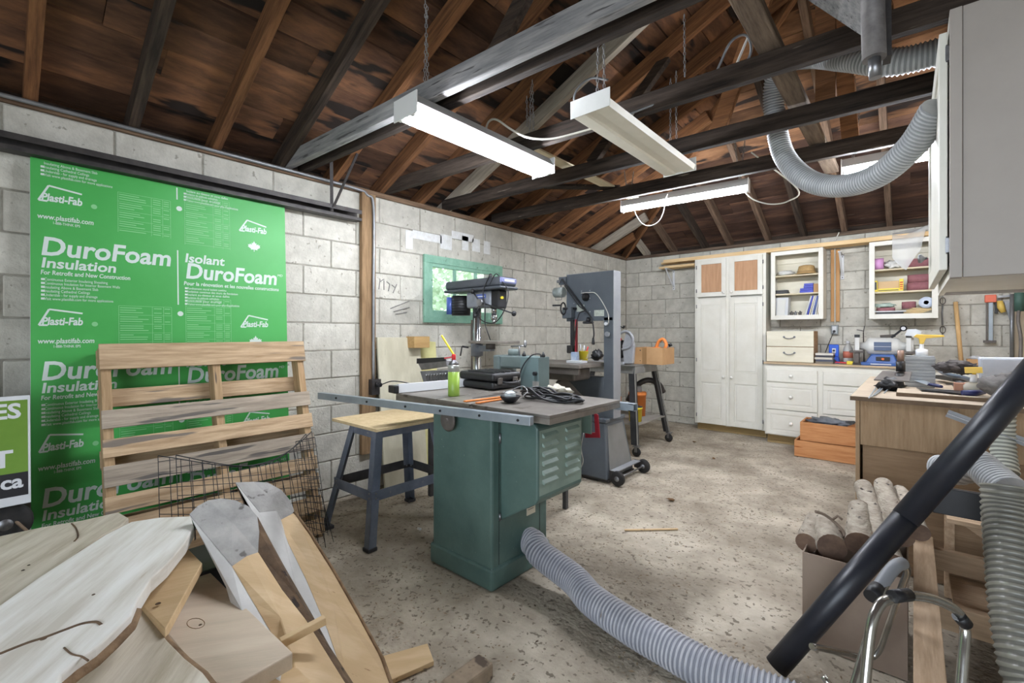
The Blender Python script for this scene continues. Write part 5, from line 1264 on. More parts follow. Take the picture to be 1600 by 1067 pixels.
for i in range(5):
    j = .006*math.sin(i*2.3); o = box('book', mat('book_%d' % i, cl[i], rough=.6), bx0+j, bx1+j, 5.82, 5.97, CT+.0225*i, CT+.0225*i+.0215, bevel=.002); tag(o, 'thin book, '+['bottom', 'second', 'middle', 'fourth', 'top'][i]+' of the stack right of the drawer chest', 'book', 'books stacked on the counter')
def onC(px, py=560, Y=YC): return V((onY(px, 0, Y).x, Y, CT))
c = onC(1300, Y=6.05)
t = thing('blue_charger', 'blue plastic charger stand behind the stacked books', 'charger', c)
m_blup = mat('blue_plastic', (30,84,196), (38,92,206), rough=.4)
MB().hexa([(-.07,-.04,0),(.07,-.04,0),(.07,.06,0),(-.07,.06,0)], [(-.05,-.02,.07),(.06,-.02,.07),(.06,.05,.07),(-.05,.05,.07)]).build('base', m_blup, t, bevel=.006); box('upright', m_blup, -.03, .06, .0, .04, .07, .20, t, bevel=.008); box('dial', m_swh, -.0, .035, -.004, -.0005, .11, .16, t); MB().lathe([(.012,-.006),(.010,-.003)], (.017,0,.135), 'y', 12).build('button', m_black, t)
c = onC(1325, Y=6.05)
t = thing('spray_bottle', 'grey-white bottle with a red label left of the bench grinder', 'bottle', c)
MB().lathe([(.042,0),(.044,.01),(.044,.15),(.03,.185),(.014,.2),(.014,.215)], (0,0,0)).build('bottle_body', mat('bottle_grey', (176,176,172), rough=.35), t); MB().lathe([(.0446,.06),(.0446,.13)], (0,0,0)).build('red_label', mat('label_rust', (190,110,90)), t); MB().lathe([(.018,.213),(.018,.235),(.014,.24)], (0,0,0)).build('cap', m_swh, t)
c = onC(1323, Y=5.86)
t = thing('yellow_clamp', 'small yellow and red clamp lying on the counter edge', 'clamp', c)
box('clamp_head', m_yel, 0, .055, -.02, .02, 0, .035, t, bevel=.006); MB().bar((-.10,.0,.02), (.0,.0,.016), .012, .012).build('clamp_bar', m_redp, t); MB().tube(catmull([(-.12,.05,.02),(-.18,.08,.05),(-.12,.1,.03),(-.05,.06,.01),(.05,.07,.01)], 6), .005, 6).build('cable_bit', m_black, t)
# bench grinder
GX = onC(1381).x; gb = thing('bench_grinder', 'white bench grinder with a blue base on the back counter', 'bench grinder', (GX, 5.95, CT))
m_gw = mat('grinder_white', (222,222,218), (206,206,202), rough=.35, scale=4); m_gb = mat('grinder_blue', (44,84,150), (54,94,162), rough=.4)
MB().hexa([(-.16,-.10,0),(.12,-.10,0),(.12,.09,0),(-.16,.09,0)], [(-.10,-.06,.11),(.08,-.06,.11),(.08,.06,.11),(-.10,.06,.11)]).build('pedestal', m_gb, gb, bevel=.01); box('foot_plate', m_gb, -.18, .15, -.13, .10, .0, .03, gb, bevel=.006)
box('switch_panel', m_sk, -.06, .05, -.088, -.072, .045, .088, gb, bevel=.003); MB().lathe([(.012,-.1),(.01,-.085)], (-.005,0,.066), 'y', 10).build('switch', mat('switch_orange', (220,110,40)), gb)
box('base_lettering', m_swh, -.10, .06, -.1315, -.1305, .010, .020, gb, bevel=0)
MB().lathe([(.0,-.22),(.035,-.21),(.042,-.15),(.075,-.13),(.088,-.11),(.09,0),(.088,.10),(.075,.12),(.042,.14),(.035,.20),(0,.21)], (0,0,.19), 'x', 26).build('motor_body', m_gw, gb)
box('motor_plate', mat('motor_label_blue', (70,86,116), rough=.35), -.075, .06, -.096, -.086, .15, .235, gb, bevel=.002); box('plate_stripe', m_swh, -.075, .06, -.097, -.0962, .188, .192, gb, bevel=0)
MB().lathe([(.03,.17),(.085,.17),(.09,.18),(.09,.215),(.085,.225),(.03,.225)], (0,0,.19), 'x', 24).build('wheel_guard', m_gw, gb)
MB().lathe([(.0,.18),(.078,.18),(.078,.21),(0,.21)], (0,-.012,.19), 'x', 24).build('grinding_wheel', m_castd, gb)
MB().lathe([(.0,-.235),(.07,-.235),(.07,-.21),(0,-.21)], (0,0,.19), 'x', 24).build('buffing_wheel', mat('leather_wheel', (120,100,84), rough=.8), gb)
for s in (-1, 1):
    x = .20*s-.01
    box('tool_rest', m_castd, x-.06, x+.06, -.15, -.08, .125, .145, gb, bevel=.004); box('rest_arm', m_castd, x-.02, x+.02, -.14, -.08, .02, .125, gb, bevel=.004)
    box('rest_foot', m_darksteel, x-.035, x+.035, -.13, -.05, 0, .022, gb); box('eye_shield_post', m_gw, x-.02, x+.02, -.10, -.08, .146, .28, gb, bevel=.006)
    box('shield_clamp', m_black, x-.022, x+.022, -.105, -.07, .28, .31, gb)
MB().bar((.06,-.02,.28), (.14,-.05,.36), .016, .016).lathe([(.0,-.014),(.028,-.014),(.028,.006),(0,.006)], (.15,-.05,.37), 'y', 18).build('lamp_arm', m_black, gb); MB().lathe([(.018,-.002),(.018,.001)], (.15,-.066,.37), 'y', 16).build('lens', m_swh, gb)
MB().cyl((-.03,0,.29), (.09,0,.30), .014).build('rail_clip', m_castd, gb)
MB().prism([(.16,-.12,.30), (.27,-.12,.29), (.28,-.12,.34), (.24,-.12,.365), (.18,-.12,.36)], (0,.02,0)).build('eye_shield', mat('clear_shield', (222,226,228), rough=.15, alpha=.7), gb)
MB().tube([(-.16,.0,.0),(-.165,.0,.33)], .005, 8).bar((-.22,.0,.36), (-.16,.0,.345), .01, .008).bar((-.165,0,.33), (-.155,0,.40), .008, .008).build('dresser_arm', m_darksteel, gb)
# white pots right of the grinder
c = onC(1432, Y=6.0)
for lab, dx, dy, dz_, r_, h_ in [('wide white lidded pot standing right of the bench grinder', 0, 0, 0, .05, .1), ('small white pot stacked on the wide lidded pot', 0, .01, .101, .035, .055), ('tiny white pot before the wide lidded pot', .04, -.09, 0, .028, .05)]:
    t = thing('white_pot', lab, 'pot', c+V((dx, dy, dz_)))
    MB().lathe([(r_*.94,0),(r_,h_*.85)], (0,0,0)).build('pot_body', m_gw, t); MB().lathe([(r_*1.06,h_*.85),(r_*1.06,h_),(0,h_)], (0,0,0)).build('lid', m_gw, t)
# ---------------- wall tools right of the second cabinet
Y_ = BY-.02
t = thing('hook_rope', 'grey rope with hooks hanging on the back wall right of the cabinet', 'rope', onY(1473, 520, Y_))
MB().tube([onY(1473,476,Y_), onY(1472,490,Y_), onY(1473,508,Y_)], .007, 8).build('rope', m_grey_c, t, world=True)
for (a, b) in [(1473,470),(1473,515)]:
    c = onY(a, b, Y_); MB().tube([c+V((.02*math.cos(k*PI/6), 0, .035*math.sin(k*PI/6))) for k in range(12)], .004, 6, closed=True).build('hook', m_castd, t, world=True)
MB().cyl(onY(1473,464,Y_)+V((0,-.01,0)), onY(1473,464,Y_)+V((0,.015,0)), .005).build('nail', m_steel, t, world=True)
o = MB().cyl(onY(1502,566,Y_-.13), onY(1493,472,Y_-.02), .017, 14).build('broom_stick', wood('handle_ash', (206,168,116), (222,186,136), 'z')); tag(o, 'pale round wooden handle leaning on the back wall', 'handle')
t = thing('bar_clamp', 'steel bar clamp with an orange head hanging on the back wall', 'clamp', onY(1547, 535, Y_))
m_orh = mat('orange_red', (222,108,78), rough=.45)
box('clamp_head', m_orh, onY(1538,0,Y_).x, onY(1556,0,Y_).x, Y_-.05, Y_-.01, onY(0,471,Y_).z if 0 else HZ+(521-471)/715*4.2, HZ+(521-459)/715*4.2, t, world=True, bevel=.005)
zz = lambda py: HZ+(521-py)/715*4.2
box('bar', m_alu, onY(1544,0,Y_).x, onY(1551,0,Y_).x, Y_-.035, Y_-.02, zz(533), zz(471), t, world=True); box('side_bar', m_castd, onY(1540,0,Y_).x, onY(1543,0,Y_).x, Y_-.035, Y_-.02, zz(533), zz(471), t, world=True)
box('foot_jaw', m_castd, onY(1536,0,Y_).x, onY(1556,0,Y_).x, Y_-.045, Y_-.012, zz(536), zz(532), t, world=True)
t = thing('yellow_grip', 'yellow-handled tool with a black strap hanging by the bar clamp', 'tool', onY(1564, 490, Y_))
MB().tube([onY(1562,470,Y_-.04), onY(1564,480,Y_-.04), onY(1568,488,Y_-.04)], [.02,.026,.018], 12).build('grip', mat('grip_yellow', (214,182,90), rough=.5), t, world=True); box('strap', m_black, onY(1554,0,Y_).x, onY(1559,0,Y_).x, Y_-.02, Y_-.008, zz(489), zz(470), t, world=True)
MB().bar(onY(1558,464,Y_-.03), onY(1580,462,Y_-.03), .014, .02).bar(onY(1572,470,Y_-.02), onY(1581,500,Y_-.02), .012, .03).build('frame_arm', m_grey_c, t, world=True)
o = MB().cyl((onY(1581,0,6.2).x, 6.2, CT+.0), (onY(1581,0,6.2).x, 6.2, 1.60), .014, 12).build('standpipe', m_grey_c); tag(o, 'thin grey pipe standing in the back right corner on the counter', 'pipe')
c = onC(1568, Y=6.1); t = thing('tissue_box', 'small tan box with white tissue in the back right corner', 'box', V((.45, 6.1, CT)))
box('box_body', m_card, -.07, .07, -.06, .06, 0, .08, t); MB().blob((0,0,.09), .05, .04, .02, 8, .4).build('tissue', m_swh, t)
# draped clear sheet over the right cabinet top and yellow scrap
mb = MB(); n = 14; vs = []; fs = []
for j in range(n+1):
    for i in range(n+1):
        u, v_ = i/n, j/n; x = -.16+.5*u; y = 6.16-.22*v_; z = 2.24+.16*u*(1-v_)+.02*math.sin(u*9+v_*5)
        if v_ > .6 and u < .45: z -= (v_-.6)*1.0*(1-abs(u-.2)*2.2); y = 5.985-.004*math.sin(u*20)
        vs.append((x, y, z))
for j in range(n):
    for i in range(n): a = j*(n+1)+i; fs.append((a, a+1, a+n+2, a+n+1))
mb.add(vs, fs, True); o = mb.build('clear_sheet', mat('clear_sheet', (226,228,226), rough=.3, alpha=.45)); tag(o, 'crumpled clear plastic sheet draped over the right wall cabinet', 'plastic sheet')
# wooden drawers on the floor
m_fir = wood('fir_orange', (178,120,76), (200,146,100), 'x', rnd=.06, spots=((150,88,46), 4, .68))
p0 = gz(1241, 712, 0)
def tray(name, label, x0, x1, y0, y1, z0, z1):
    t = thing(name, label, 'crate', ((x0+x1)/2, (y0+y1)/2, z0)); th = .016
    for a in [(x0,x1,y0,y0+th),(x0,x1,y1-th,y1),(x0,x0+th,y0+th,y1-th),(x1-th,x1,y0+th,y1-th)]: box('board', m_fir, a[0], a[1], a[2], a[3], z0, z1, t, world=True)
    box('bottom', m_fir, x0+th, x1-th, y0+th, y1-th, z0, z0+.01, t, world=True); return t
tray('drawer_tray', 'lower orange wooden tray on the floor before the drawers', p0.x, p0.x+.70, p0.y, p0.y+.37, .002, .16)
tray('drawer_tray', 'upper orange wooden tray stacked on the lower one, holding a grey bag', p0.x+.045, p0.x+.72, p0.y+.03, p0.y+.39, .162, .345)
o = box('tray_lid', m_fir, p0.x+.03, p0.x+.7, p0.y-.02, p0.y+.0, .10, .16); bpy.data.objects.remove(o)
o = MB().blob((p0.x+.27, p0.y+.22, .345), .15, .12, .035, 4, .5, 4).build('grey_bag', mat('bag_grey', (96,100,108), (122,126,132), rough=.5, scale=20, bump=.5)); tag(o, 'grey crumpled bag lying in the upper orange tray', 'bag')
# ============================================================ wall cabinet at the right
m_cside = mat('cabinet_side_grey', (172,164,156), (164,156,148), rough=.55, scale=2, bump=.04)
CY0_, CY1_, CX_, CXr = 2.15, 3.13, .093, .66; CZ0, CZ1 = 1.425, 2.335
wc = thing('wall_cabinet', 'large white wall cabinet at the right with its door ajar, seen side on', 'cabinet', (.4, 2.6, CZ0))
box('side_panel', m_cside, CX_+.032, CXr, CY0_, CY0_+.016, CZ0, CZ1, wc, world=True)
box('side_panel', m_cside, CX_+.02, CXr, CY1_-.016, CY1_, CZ0, CZ1, wc, world=True)
box('face_stile', m_cside, CX_, CX_+.031, CY0_-.003, CY0_+.045, CZ0, CZ1, wc, world=True)
MB().box(CX_, CX_+.02, CY0_+.045, CY1_, CZ0, CZ0+.05).box(CX_, CX_+.02, CY0_+.045, CY1_, CZ1-.05, CZ1).box(CX_, CX_+.02, CY1_-.045, CY1_, CZ0+.05, CZ1-.05).build('face_frame', m_cab, wc, world=True)
box('bottom_panel', m_cab, CX_+.02, CXr, CY0_+.016, CY1_-.016, CZ0+.014, CZ0+.03, wc, world=True)
box('top_panel', m_cab, CX_+.02, CXr, CY0_+.016, CY1_-.016, CZ1-.016, CZ1, wc, world=True)
box('back_panel', m_cab, CXr-.01, CXr-.002, CY0_+.016, CY1_-.016, CZ0+.03, CZ1-.016, wc, world=True)
# door: hinged at the near stile, swung out a little
dang = math.radians(.6); hx, hy = CX_-.004, CY0_+.01
dm = M.Translation((hx, hy, 0)) @ M.Rotation(dang, 4, 'Z')
def dloc(mb): mb.v = [dm @ v for v in mb.v]; return mb
DL = .93
d = dloc(MB().box(-.022, 0, .012, .07, CZ0+.03, CZ1-.06).box(-.022, 0, DL-.06, DL, CZ0+.03, CZ1-.06).box(-.022, 0, .07, DL-.06, CZ0+.03, CZ0+.10).box(-.022, 0, .07, DL-.06, CZ1-.13, CZ1-.06).box(-.014, -.004, .07, DL-.06, CZ0+.10, CZ1-.13)).build('door', m_cab, wc, world=True, bevel=.003)
for z in (1.54, 2.20):
    q = MB().box(-.008,.012,-.02,.02,-.025,.025).cyl((-.004,-.014,-.03), (-.004,-.014,.03), .005).build('hinge', m_steel, d); q.location = parent_mat(d).inverted() @ V((hx+.002, hy+.03, z))
q = MB().lathe([(.006,-.03),(.006,-.012),(.026,-.034) if 0 else (.006,-.02),(.022,-.034),(.020,-.044),(0,-.047)], (0,0,0), 'x', 16).build('knob', m_steel, d); q.location = parent_mat(d).inverted() @ (dm @ V((-.018, DL-.10, 1.60)))
o = box('cabinet_cleat', wood('cleat', (150,126,100), (176,150,122), 'y'), .40, .66, 2.17, 3.2, 1.385, 1.423); tag(o, 'rough wooden cleat under the right wall cabinet', 'cleat')
o = box('cabinet_post', wood('post_r', (190,160,122), (206,178,140), 'z'), .52, .66, 3.14, 3.20, 1.424, ZP); tag(o, 'pale wooden post behind the right wall cabinet', 'post')
# gate valve and cord on the partition
t = thing('hanging_tool', 'black and green tool hanging on the partition beside the back wall', 'tool', (.66, 5.6, 1.4))
q = lambda a, b, X=.66: onX(a, b, X)
MB().tube(catmull([(.67,5.65,1.50),(.655,5.6,1.42),(.65,5.58,1.33),(.66,5.55,1.2),(.655,5.52,1.05),(.65,5.5,.95)], 6), .012, 8).build('cord', m_castd, t, world=True)
MB().cyl((.66,5.62,1.42), (.66,5.62,1.60), .03).box(.63,.69,5.6,5.64,1.60,1.66).build('body', mat('tool_green', (56,84,74)), t, world=True)
# ============================================================ workbench
m_bp = wood('bench_ply', (148,122,94), (172,146,116), 'z', rnd=.05, spots=((120,86,56), 5, .72))
m_bd = wood('bench_dark', (132,108,84), (148,124,98), 'x', rnd=.05)
m_bt = mat('bench_top', (168,152,132), (188,172,150), rough=.6, scale=8)
BYF = 3.08; BXL = -.235; BZ = .90
wb_ = thing('workbench', 'tan plywood workbench with a cluttered top at the right', 'workbench', (.2, 3.7, 0))
YE = 4.55
box('bench_top', m_bt, BXL-.02, .66, BYF-.02, YE, BZ-.022, BZ, wb_, world=True)
box('top_edge', mat('edge_brown', (92,74,56), (112,92,72), rough=.8, scale=14), BXL-.022, .66, BYF-.0225, BYF-.0205, BZ-.023, BZ-.001, wb_, world=True, bevel=0)
box('upper_rail', m_bp, BXL+.02, .64, BYF+.004, BYF+.02, BZ-.26, BZ-.023, wb_, world=True)
box('end_panel', m_bd, BXL+.03, .64, BYF+.012, BYF+.028, .0, BZ-.261, wb_, world=True)
box('corner_stile', m_bp, BXL, BXL+.019, BYF, BYF+.02, 0, BZ-.024, wb_, world=True)
box('side_panel', m_bp, BXL, BXL+.018, BYF+.021, YE-.02, 0, BZ-.024, wb_, world=True)
box('back_panel', m_bd, BXL+.02, .64, YE-.03, YE-.012, 0, BZ-.024, wb_, world=True)
# near shelf board on angle brackets, at the end of the bench
t = thing('side_shelf', 'worn board shelf on a steel angle bracket before the bench end', 'shelf', (.25, 2.95, .87))
a = gz(1400, 620, .905)
sx0 = gz(1402, 612, .902).x; sy = gz(1402, 618, .902).y
box('shelf_board', m_bt, sx0, .66, sy, sy+.34, BZ+.0012, BZ+.021, t, world=True, bevel=.003)
box('shelf_edge', mat('edge_brown', (92,74,56), (112,92,72), rough=.8, scale=14), sx0, .66, sy-.006, sy-.0005, BZ+.0, BZ+.019, t, world=True, bevel=0)
for k, (a, b) in enumerate([((.12, 2.98, .86), (.62, 2.98, .66))]):
    MB().bar(a, b, .004, .035).build('diagonal_arm', m_bsl, t, world=True); MB().bar(V(a)+V((0,-.03,.0)), V(b)+V((0,-.03,0)), .035, .004).build('arm_flange', m_bsl, t, world=True)
MB().box(.625,.632,2.95,2.985,.45,.895).build('wall_arm', m_alu, t, world=True)
# things on the bench
BT = BZ+.0005; ST = BZ+.0215
def gb_(px, py, z=BT): return gz(px, py, z)
c = gb_(1436, 592)
t = thing('pump_bottle', 'grey ribbed square can with a yellow pump on the workbench', 'pump can', (.19, 3.86, BT))
c0 = onY(1437, 0, 3.86).x; t.location = (c0, 3.86, BT)
for i in range(9): box('can_rib', mat('can_rib', (136,138,140), (150,152,152), rough=.45), -.072, .072, -.05, .05, .012+.0195*i, .028+.0195*i, t, bevel=.002)
box('can_body', mat('can_grey', (128,130,132), (146,148,150), rough=.4), -.069, .069, -.047, .047, 0, .195, t)
MB().lathe([(.03,.19),(.03,.235),(.012,.24),(.008,.30)], (.01,0,0)).build('pump_neck', m_swh, t)
MB().prism([(-.03,-.015,.315), (-.015,-.015,.33), (.11,-.015,.325), (.115,-.015,.315), (.03,-.015,.305), (.018,-.015,.27), (.0,-.015,.27), (-.005,-.015,.305)], (0,.03,0)).build('pump_head', mat('pump_yellow', (226,186,60), rough=.4), t, bevel=.003)
c = gb_(1400, 588)
t = thing('tilting_plate', 'small grey tilting metal plate with a black post on the bench edge', 'tool plate', (onY(1395,0,3.55).x, 3.55, BT))
MB().prism([(-.085,-.08,.055),(.075,-.08,.055),(.085,.06,.10),(-.05,.06,.10)], (0,0,.008)).build('plate', m_castd, t, bevel=.001)
MB().cyl((.03,0,.0), (.03,0,.10), .02).cyl((.035,.03,.108), (.035,.03,.17), .022).build('post', m_black, t); MB().cyl((.035,.03,.17), (.035,.03,.235), .016).build('sleeve', mat('copper_tube', (150,124,110), metal=.5, rough=.4), t)
MB().blob((-.01,-.06,.035), .06, .05, .035, 12, .35).build('motor_lump', m_black, t)
rng = random.Random(2)
for i in range(5):
    a = gb_(1352+rng.uniform(-4,6)+i*6, 622+rng.uniform(-4,0)-i*1.5, BT+.006); b = gb_(1372+i*5+rng.uniform(0,10), 600-rng.uniform(0,6), BT+.018)
    o = MB().bar(a, b, .005, .003).build('metal_strip', m_alu); tag(o, ['leftmost', 'second', 'middle', 'fourth', 'rightmost'][i]+' thin steel strip of the handful on the bench corner', 'strip', 'steel strips on the bench corner')
# tools on the near shelf
def lay(label, cat, a, b, w, h, m, z=ST, z2=None, name='hand_tool'):
    o = MB().bar(gz(*a, z+h/2), gz(*b, (z2 or z)+h/2), w, h).build(name, m, bevel=min(w, h)*.3); return tag(o, label, cat)
m_navy = mat('navy_plastic', (34,40,84), (40,46,92), rough=.4)
t = thing('trowel', 'silver blade with a dark blue handle lying on the near shelf', 'trowel', gz(1440, 598, ST))
MB().prism([gz(1424,593,ST+.02), gz(1434,592,ST+.022), gz(1453,598,ST+.02), gz(1448,602,ST+.02)], (0,0,.003)).build('blade', m_alu, t, world=True); MB().tube([gz(1449,600,ST+.018), gz(1462,602,ST+.013), gz(1471,604,ST+.012)], [.008,.011,.008], 10).build('handle', m_navy, t, world=True)
t = thing('long_knife', 'long black blade with a navy handle along the near shelf edge', 'saw', gz(1480, 612, ST))
MB().prism([gz(1432,606.5,ST+.006), gz(1505,611,ST+.006), gz(1505,616,ST+.006), gz(1440,609.5,ST+.006)], (0,0,.003)).build('blade', m_black, t, world=True); MB().tube([gz(1503,613.5,ST+.014), gz(1520,614,ST+.014), gz(1538,613,ST+.014)], [.012,.016,.01], 10).build('handle', m_navy, t, world=True)
lay('short black file lying nearest the shelf edge', 'file', (1440,611), (1480,614.5), .006, .004, m_black, name='file')
lay('thin pencil-like rod behind the trowel on the shelf', 'rod', (1478,600), (1494,600.5), .01, .008, m_darksteel, name='rod')
t = thing('palm_sander', 'black and dark green palm sander lying on the near shelf', 'sander', gz(1500, 604, ST))
MB().blob(gz(1499,603,ST+.03), .026, .03, .03, 3, .1).build('head', m_black, t, world=True); MB().tube([gz(1503,603,ST+.025), gz(1516,607,ST+.02), gz(1534,612,ST+.012)], [.026,.022,.012], 12).build('grip', mat('dark_green_grip', (52,66,56), rough=.5), t, world=True)
t = thing('tool_shell', 'long dark plastic tool shell lying behind the near shelf tools', 'tool case', gz(1500, 590, ST))
MB().tube(catmull([gz(1466,577,ST+.06), gz(1480,585,ST+.05), gz(1505,590,ST+.04), gz(1530,599,ST+.03)], 6), [.014]*19, 10).build('edge', mat('slate_plastic', (62,72,84), (74,84,96), rough=.35), t, world=True); MB().bar(gz(1464,588,ST+.012), gz(1500,594,ST+.012), .08, .02).build('pad', m_black, t, world=True)
t = thing('glove_heap', 'dark heap of work gloves on the bench behind the tools', 'gloves', gz(1495, 576, BT))
for i, (px, py, r) in enumerate([(1478,572,.055),(1497,570,.06),(1513,574,.05),(1488,577,.05),(1505,581,.045)]):
    MB().blob(onY(px, py, 3.7)+V((0,.03*i-.06,0)), r, r*.7, r*.45, i+2, .35, 3).build('glove', mat('glove_dark', (48,44,44), (84,78,76), rough=.8, scale=18, bump=.4), t, world=True)
t = thing('wood_scrap', 'reddish wood scrap under the dark gloves on the bench', 'wood block', (.3,3.4,BT)); a = onY(1490,0,3.45).x; b = onY(1515,0,3.45).x
t2 = box('block', mat('scrap_pink', (176,128,104), rough=.8), a, b, 3.42, 3.47, ST, ST+.05, t, world=True)
t = thing('glue_pump', 'small clear jar with a yellow pump top on the bench', 'pump jar', (onY(1522,0,3.4).x, 3.4, ST))
MB().lathe([(.04,0),(.042,.04),(.03,.055),(.016,.06)], (0,0,0)).build('jar', mat('jar_clear', (206,204,190), rough=.2, alpha=.6), t); MB().lathe([(.018,.06),(.016,.075),(.01,.10)], (0,0,0)).build('neck', m_swh, t); MB().bar((-.035,0,.12), (.03,0,.125), .03, .03).cyl((0,0,.1), (0,0,.12), .008).build('pump_top', mat('pump_yellow', (226,186,60)), t)
t = thing('dust_cover', 'pale grey folded dust cover standing at the right end of the bench', 'cover', (.48, 3.5, BT))
A = onY(1530,560,3.55); 
MB().prism([onY(1531,559,3.55), onY(1640,560,3.55), onY(1640,607,3.55), onY(1534,607,3.55)], (0,.12,0)).build('cover', mat('cover_blue_grey', (178,184,194), (160,166,178), rough=.7, scale=5, bump=.3), t, world=True, bevel=.01)
t = thing('grey_pouch', 'dark grey folded cloth pouch behind the black pipe', 'pouch', onY(1560, 600, 3.2))
MB().blob(onY(1572,603,3.25), .10, .08, .05, 9, .22, 3.2).blob(onY(1605,600,3.25), .11, .08, .06, 4, .22, 3.2).build('pouch_body', mat('pouch_grey', (84,80,78), (112,108,104), rough=.85, scale=12, bump=.5), t, world=True)
# ============================================================ black pipe leaning across
pa_, pb_ = V((-.368, 1.853, .045)), V((.27, 2.24, 1.07)); dd = (pb_-pa_)
pc_ = pa_+dd*1.30
t = thing('black_pipe', 'long thick black plastic pipe leaning across the right foreground', 'pipe', pa_)
m_pipe = mat('pipe_black', (26,28,34), (36,38,46), rough=.38, scale=5)
MB().tube([pa_, pa_+dd*.55], .038, 28).build('pipe_lower', m_pipe, t, world=True); MB().tube([pa_+dd*.545, pc_], .0395, 28).build('pipe_upper', m_pipe, t, world=True)
# ============================================================ firewood box
m_cbx = mat('carton_mauve', (134,116,102), (148,130,114), rough=.85, scale=3)
fbx = carton('firewood_box', 'brown cardboard box filled with birch logs in the right foreground', -.335, -.015, 2.15, 2.50, .0, .36, m_cbx, th=.005)
m_birch = mat('birch_bark', (184,174,158), (142,130,114), rough=.8, scale=6, stretch=(2,2,9), spots=((52,42,36), 9, .64), bump=.9, rnd=.08)
m_lend = mat('log_end', (92,72,60), (122,98,80), rough=.85, scale=14)
def log(label, a, b, r, r2=None, seed=0):
    a = V(a); b = V(b); t = thing('birch_log', label, 'log', a, group='birch logs in the box'); n = 9; r2 = r2 or r
    pts = [a.lerp(b, i/n)+V((noise.noise(V((i*.5,seed,0)))*.008, noise.noise(V((i*.5,seed,4)))*.008, 0)) for i in range(n+1)]
    MB().tube(pts, [(r+(r2-r)*i/n)*(1+.06*noise.noise(V((i*.9,seed,1)))) for i in range(n+1)], 18, cap=False).build('bark', m_birch, t, world=True)
    d = (b-a).normalized()
    for p, s in ((pts[0], -1), (pts[-1], 1)): MB().tube([p-d*.001*s, p+d*s*.002], [r if s < 0 else r2]*2, 18).build('cut_end', m_lend, t, world=True)
    return t
L = lambda px, py, Y: onY(px, py, Y)
log('thick birch log standing at the left inside the cardboard box', L(1260,848,2.24), L(1274,815,2.44), .040, seed=1)
log('short birch log showing its dark cut end at the front of the box', L(1300,855,2.22), L(1285,822,2.44), .052, seed=2)
log('birch log leaning in the middle of the box, cut end forward', L(1344,850,2.23), L(1341,792,2.48), .050, .036, seed=3)
log('longest birch log leaning up against the bench, left of the pair', L(1375,850,2.28), L(1350,760,2.70), .042, .036, seed=4)
log('right one of the two tall birch logs leaning on the bench', L(1408,838,2.30), L(1378,757,2.74), .042, .036, seed=5)
log('pale log with a dark end lying on the wooden rack rail', L(1437,832,2.30), L(1408,768,2.75), .032, .03, seed=6)
log('low birch log in the box behind the black pipe', L(1396,880,2.20), L(1375,830,2.42), .036, seed=7)
log('bottom birch log lying deep in the cardboard box', (-.31,2.30,.10), (-.05,2.33,.12), .05, seed=8)
o = MB().tube(catmull([L(1274,799,2.25), L(1288,804,2.27), L(1302,814,2.28), L(1316,828,2.27), L(1320,838,2.26)], 4), .006, 7).tube([L(1300,812,2.28), L(1309,806,2.27), L(1316,812,2.27)], .005, 6).build('twig', mat('twig', (120,104,90), rough=.8)); tag(o, 'forked twig poking out of the firewood box', 'twig')
# ============================================================ wooden rack frame
m_rack = wood('rack_wood', (170,144,116), (196,170,142), 'y', rnd=.05)
m_rackx = wood('rack_wood_x', (160,136,110), (186,160,132), 'x', rnd=.05)
rk = thing('wooden_rack', 'open frame of pale lumber standing on the floor at the right', 'rack', (.3, 2.0, 0))
ZK = .30
box('front_rail', m_rack, .0, .068, 1.0, 2.86, ZK-.09, ZK, rk, world=True)
for (y, z) in [(2.82, .26), (2.32, .235), (1.35, .235)]: box('cross_rail', m_rackx, .069, .62, y, y+.038, z-.09, z, rk, world=True)
box('back_rail', m_rack, .58, .62, 1.0, 2.86, .32, .36, rk, world=True)
for x, y in [(.005, 1.02), (.005, 2.78), (.6, 1.02), (.6, 2.78)]: box('leg', m_rack, x, x+.04, y, y+.04, 0, ZK-.091, rk, world=True)
box('top_shelf', m_rackx, .10, .66, 2.50, 3.02, .485, .503, rk, world=True)
for x in (.11, .62): box('upright', m_rack, x, x+.035, 2.95, 3.0, 0, .484, rk, world=True)
MB().bar((.09,2.92,.46), (.58,2.92,.12), .03, .06).build('diagonal_brace', m_rackx, rk, world=True)
box('floor_board', m_rackx, .12, .60, 2.4, 2.9, .14, .155, rk, world=True)
o = box('blast_gate', m_black, .055, .66, 2.36, 2.42, .52, .60, bevel=.003); bpy.data.objects.remove(o)
t = thing('hose_rack', 'flat black steel bar with a collar that holds the dust hose', 'bar', (.3, 2.4, .55))
A = onY(1450, 752, 2.40); B = onY(1600, 752, 2.40)
box('bar', m_black, .055, .68, 2.38, 2.41, onY(1450,797,2.40).z, onY(1450,757,2.40).z, t, world=True, bevel=.003)
box('collar', m_castd, .20, .68, 2.10, 2.38, .536, .545, t, world=True)
box('bar_leg', m_black, .62, .66, 2.30, 2.34, 0, .535, t, world=True)
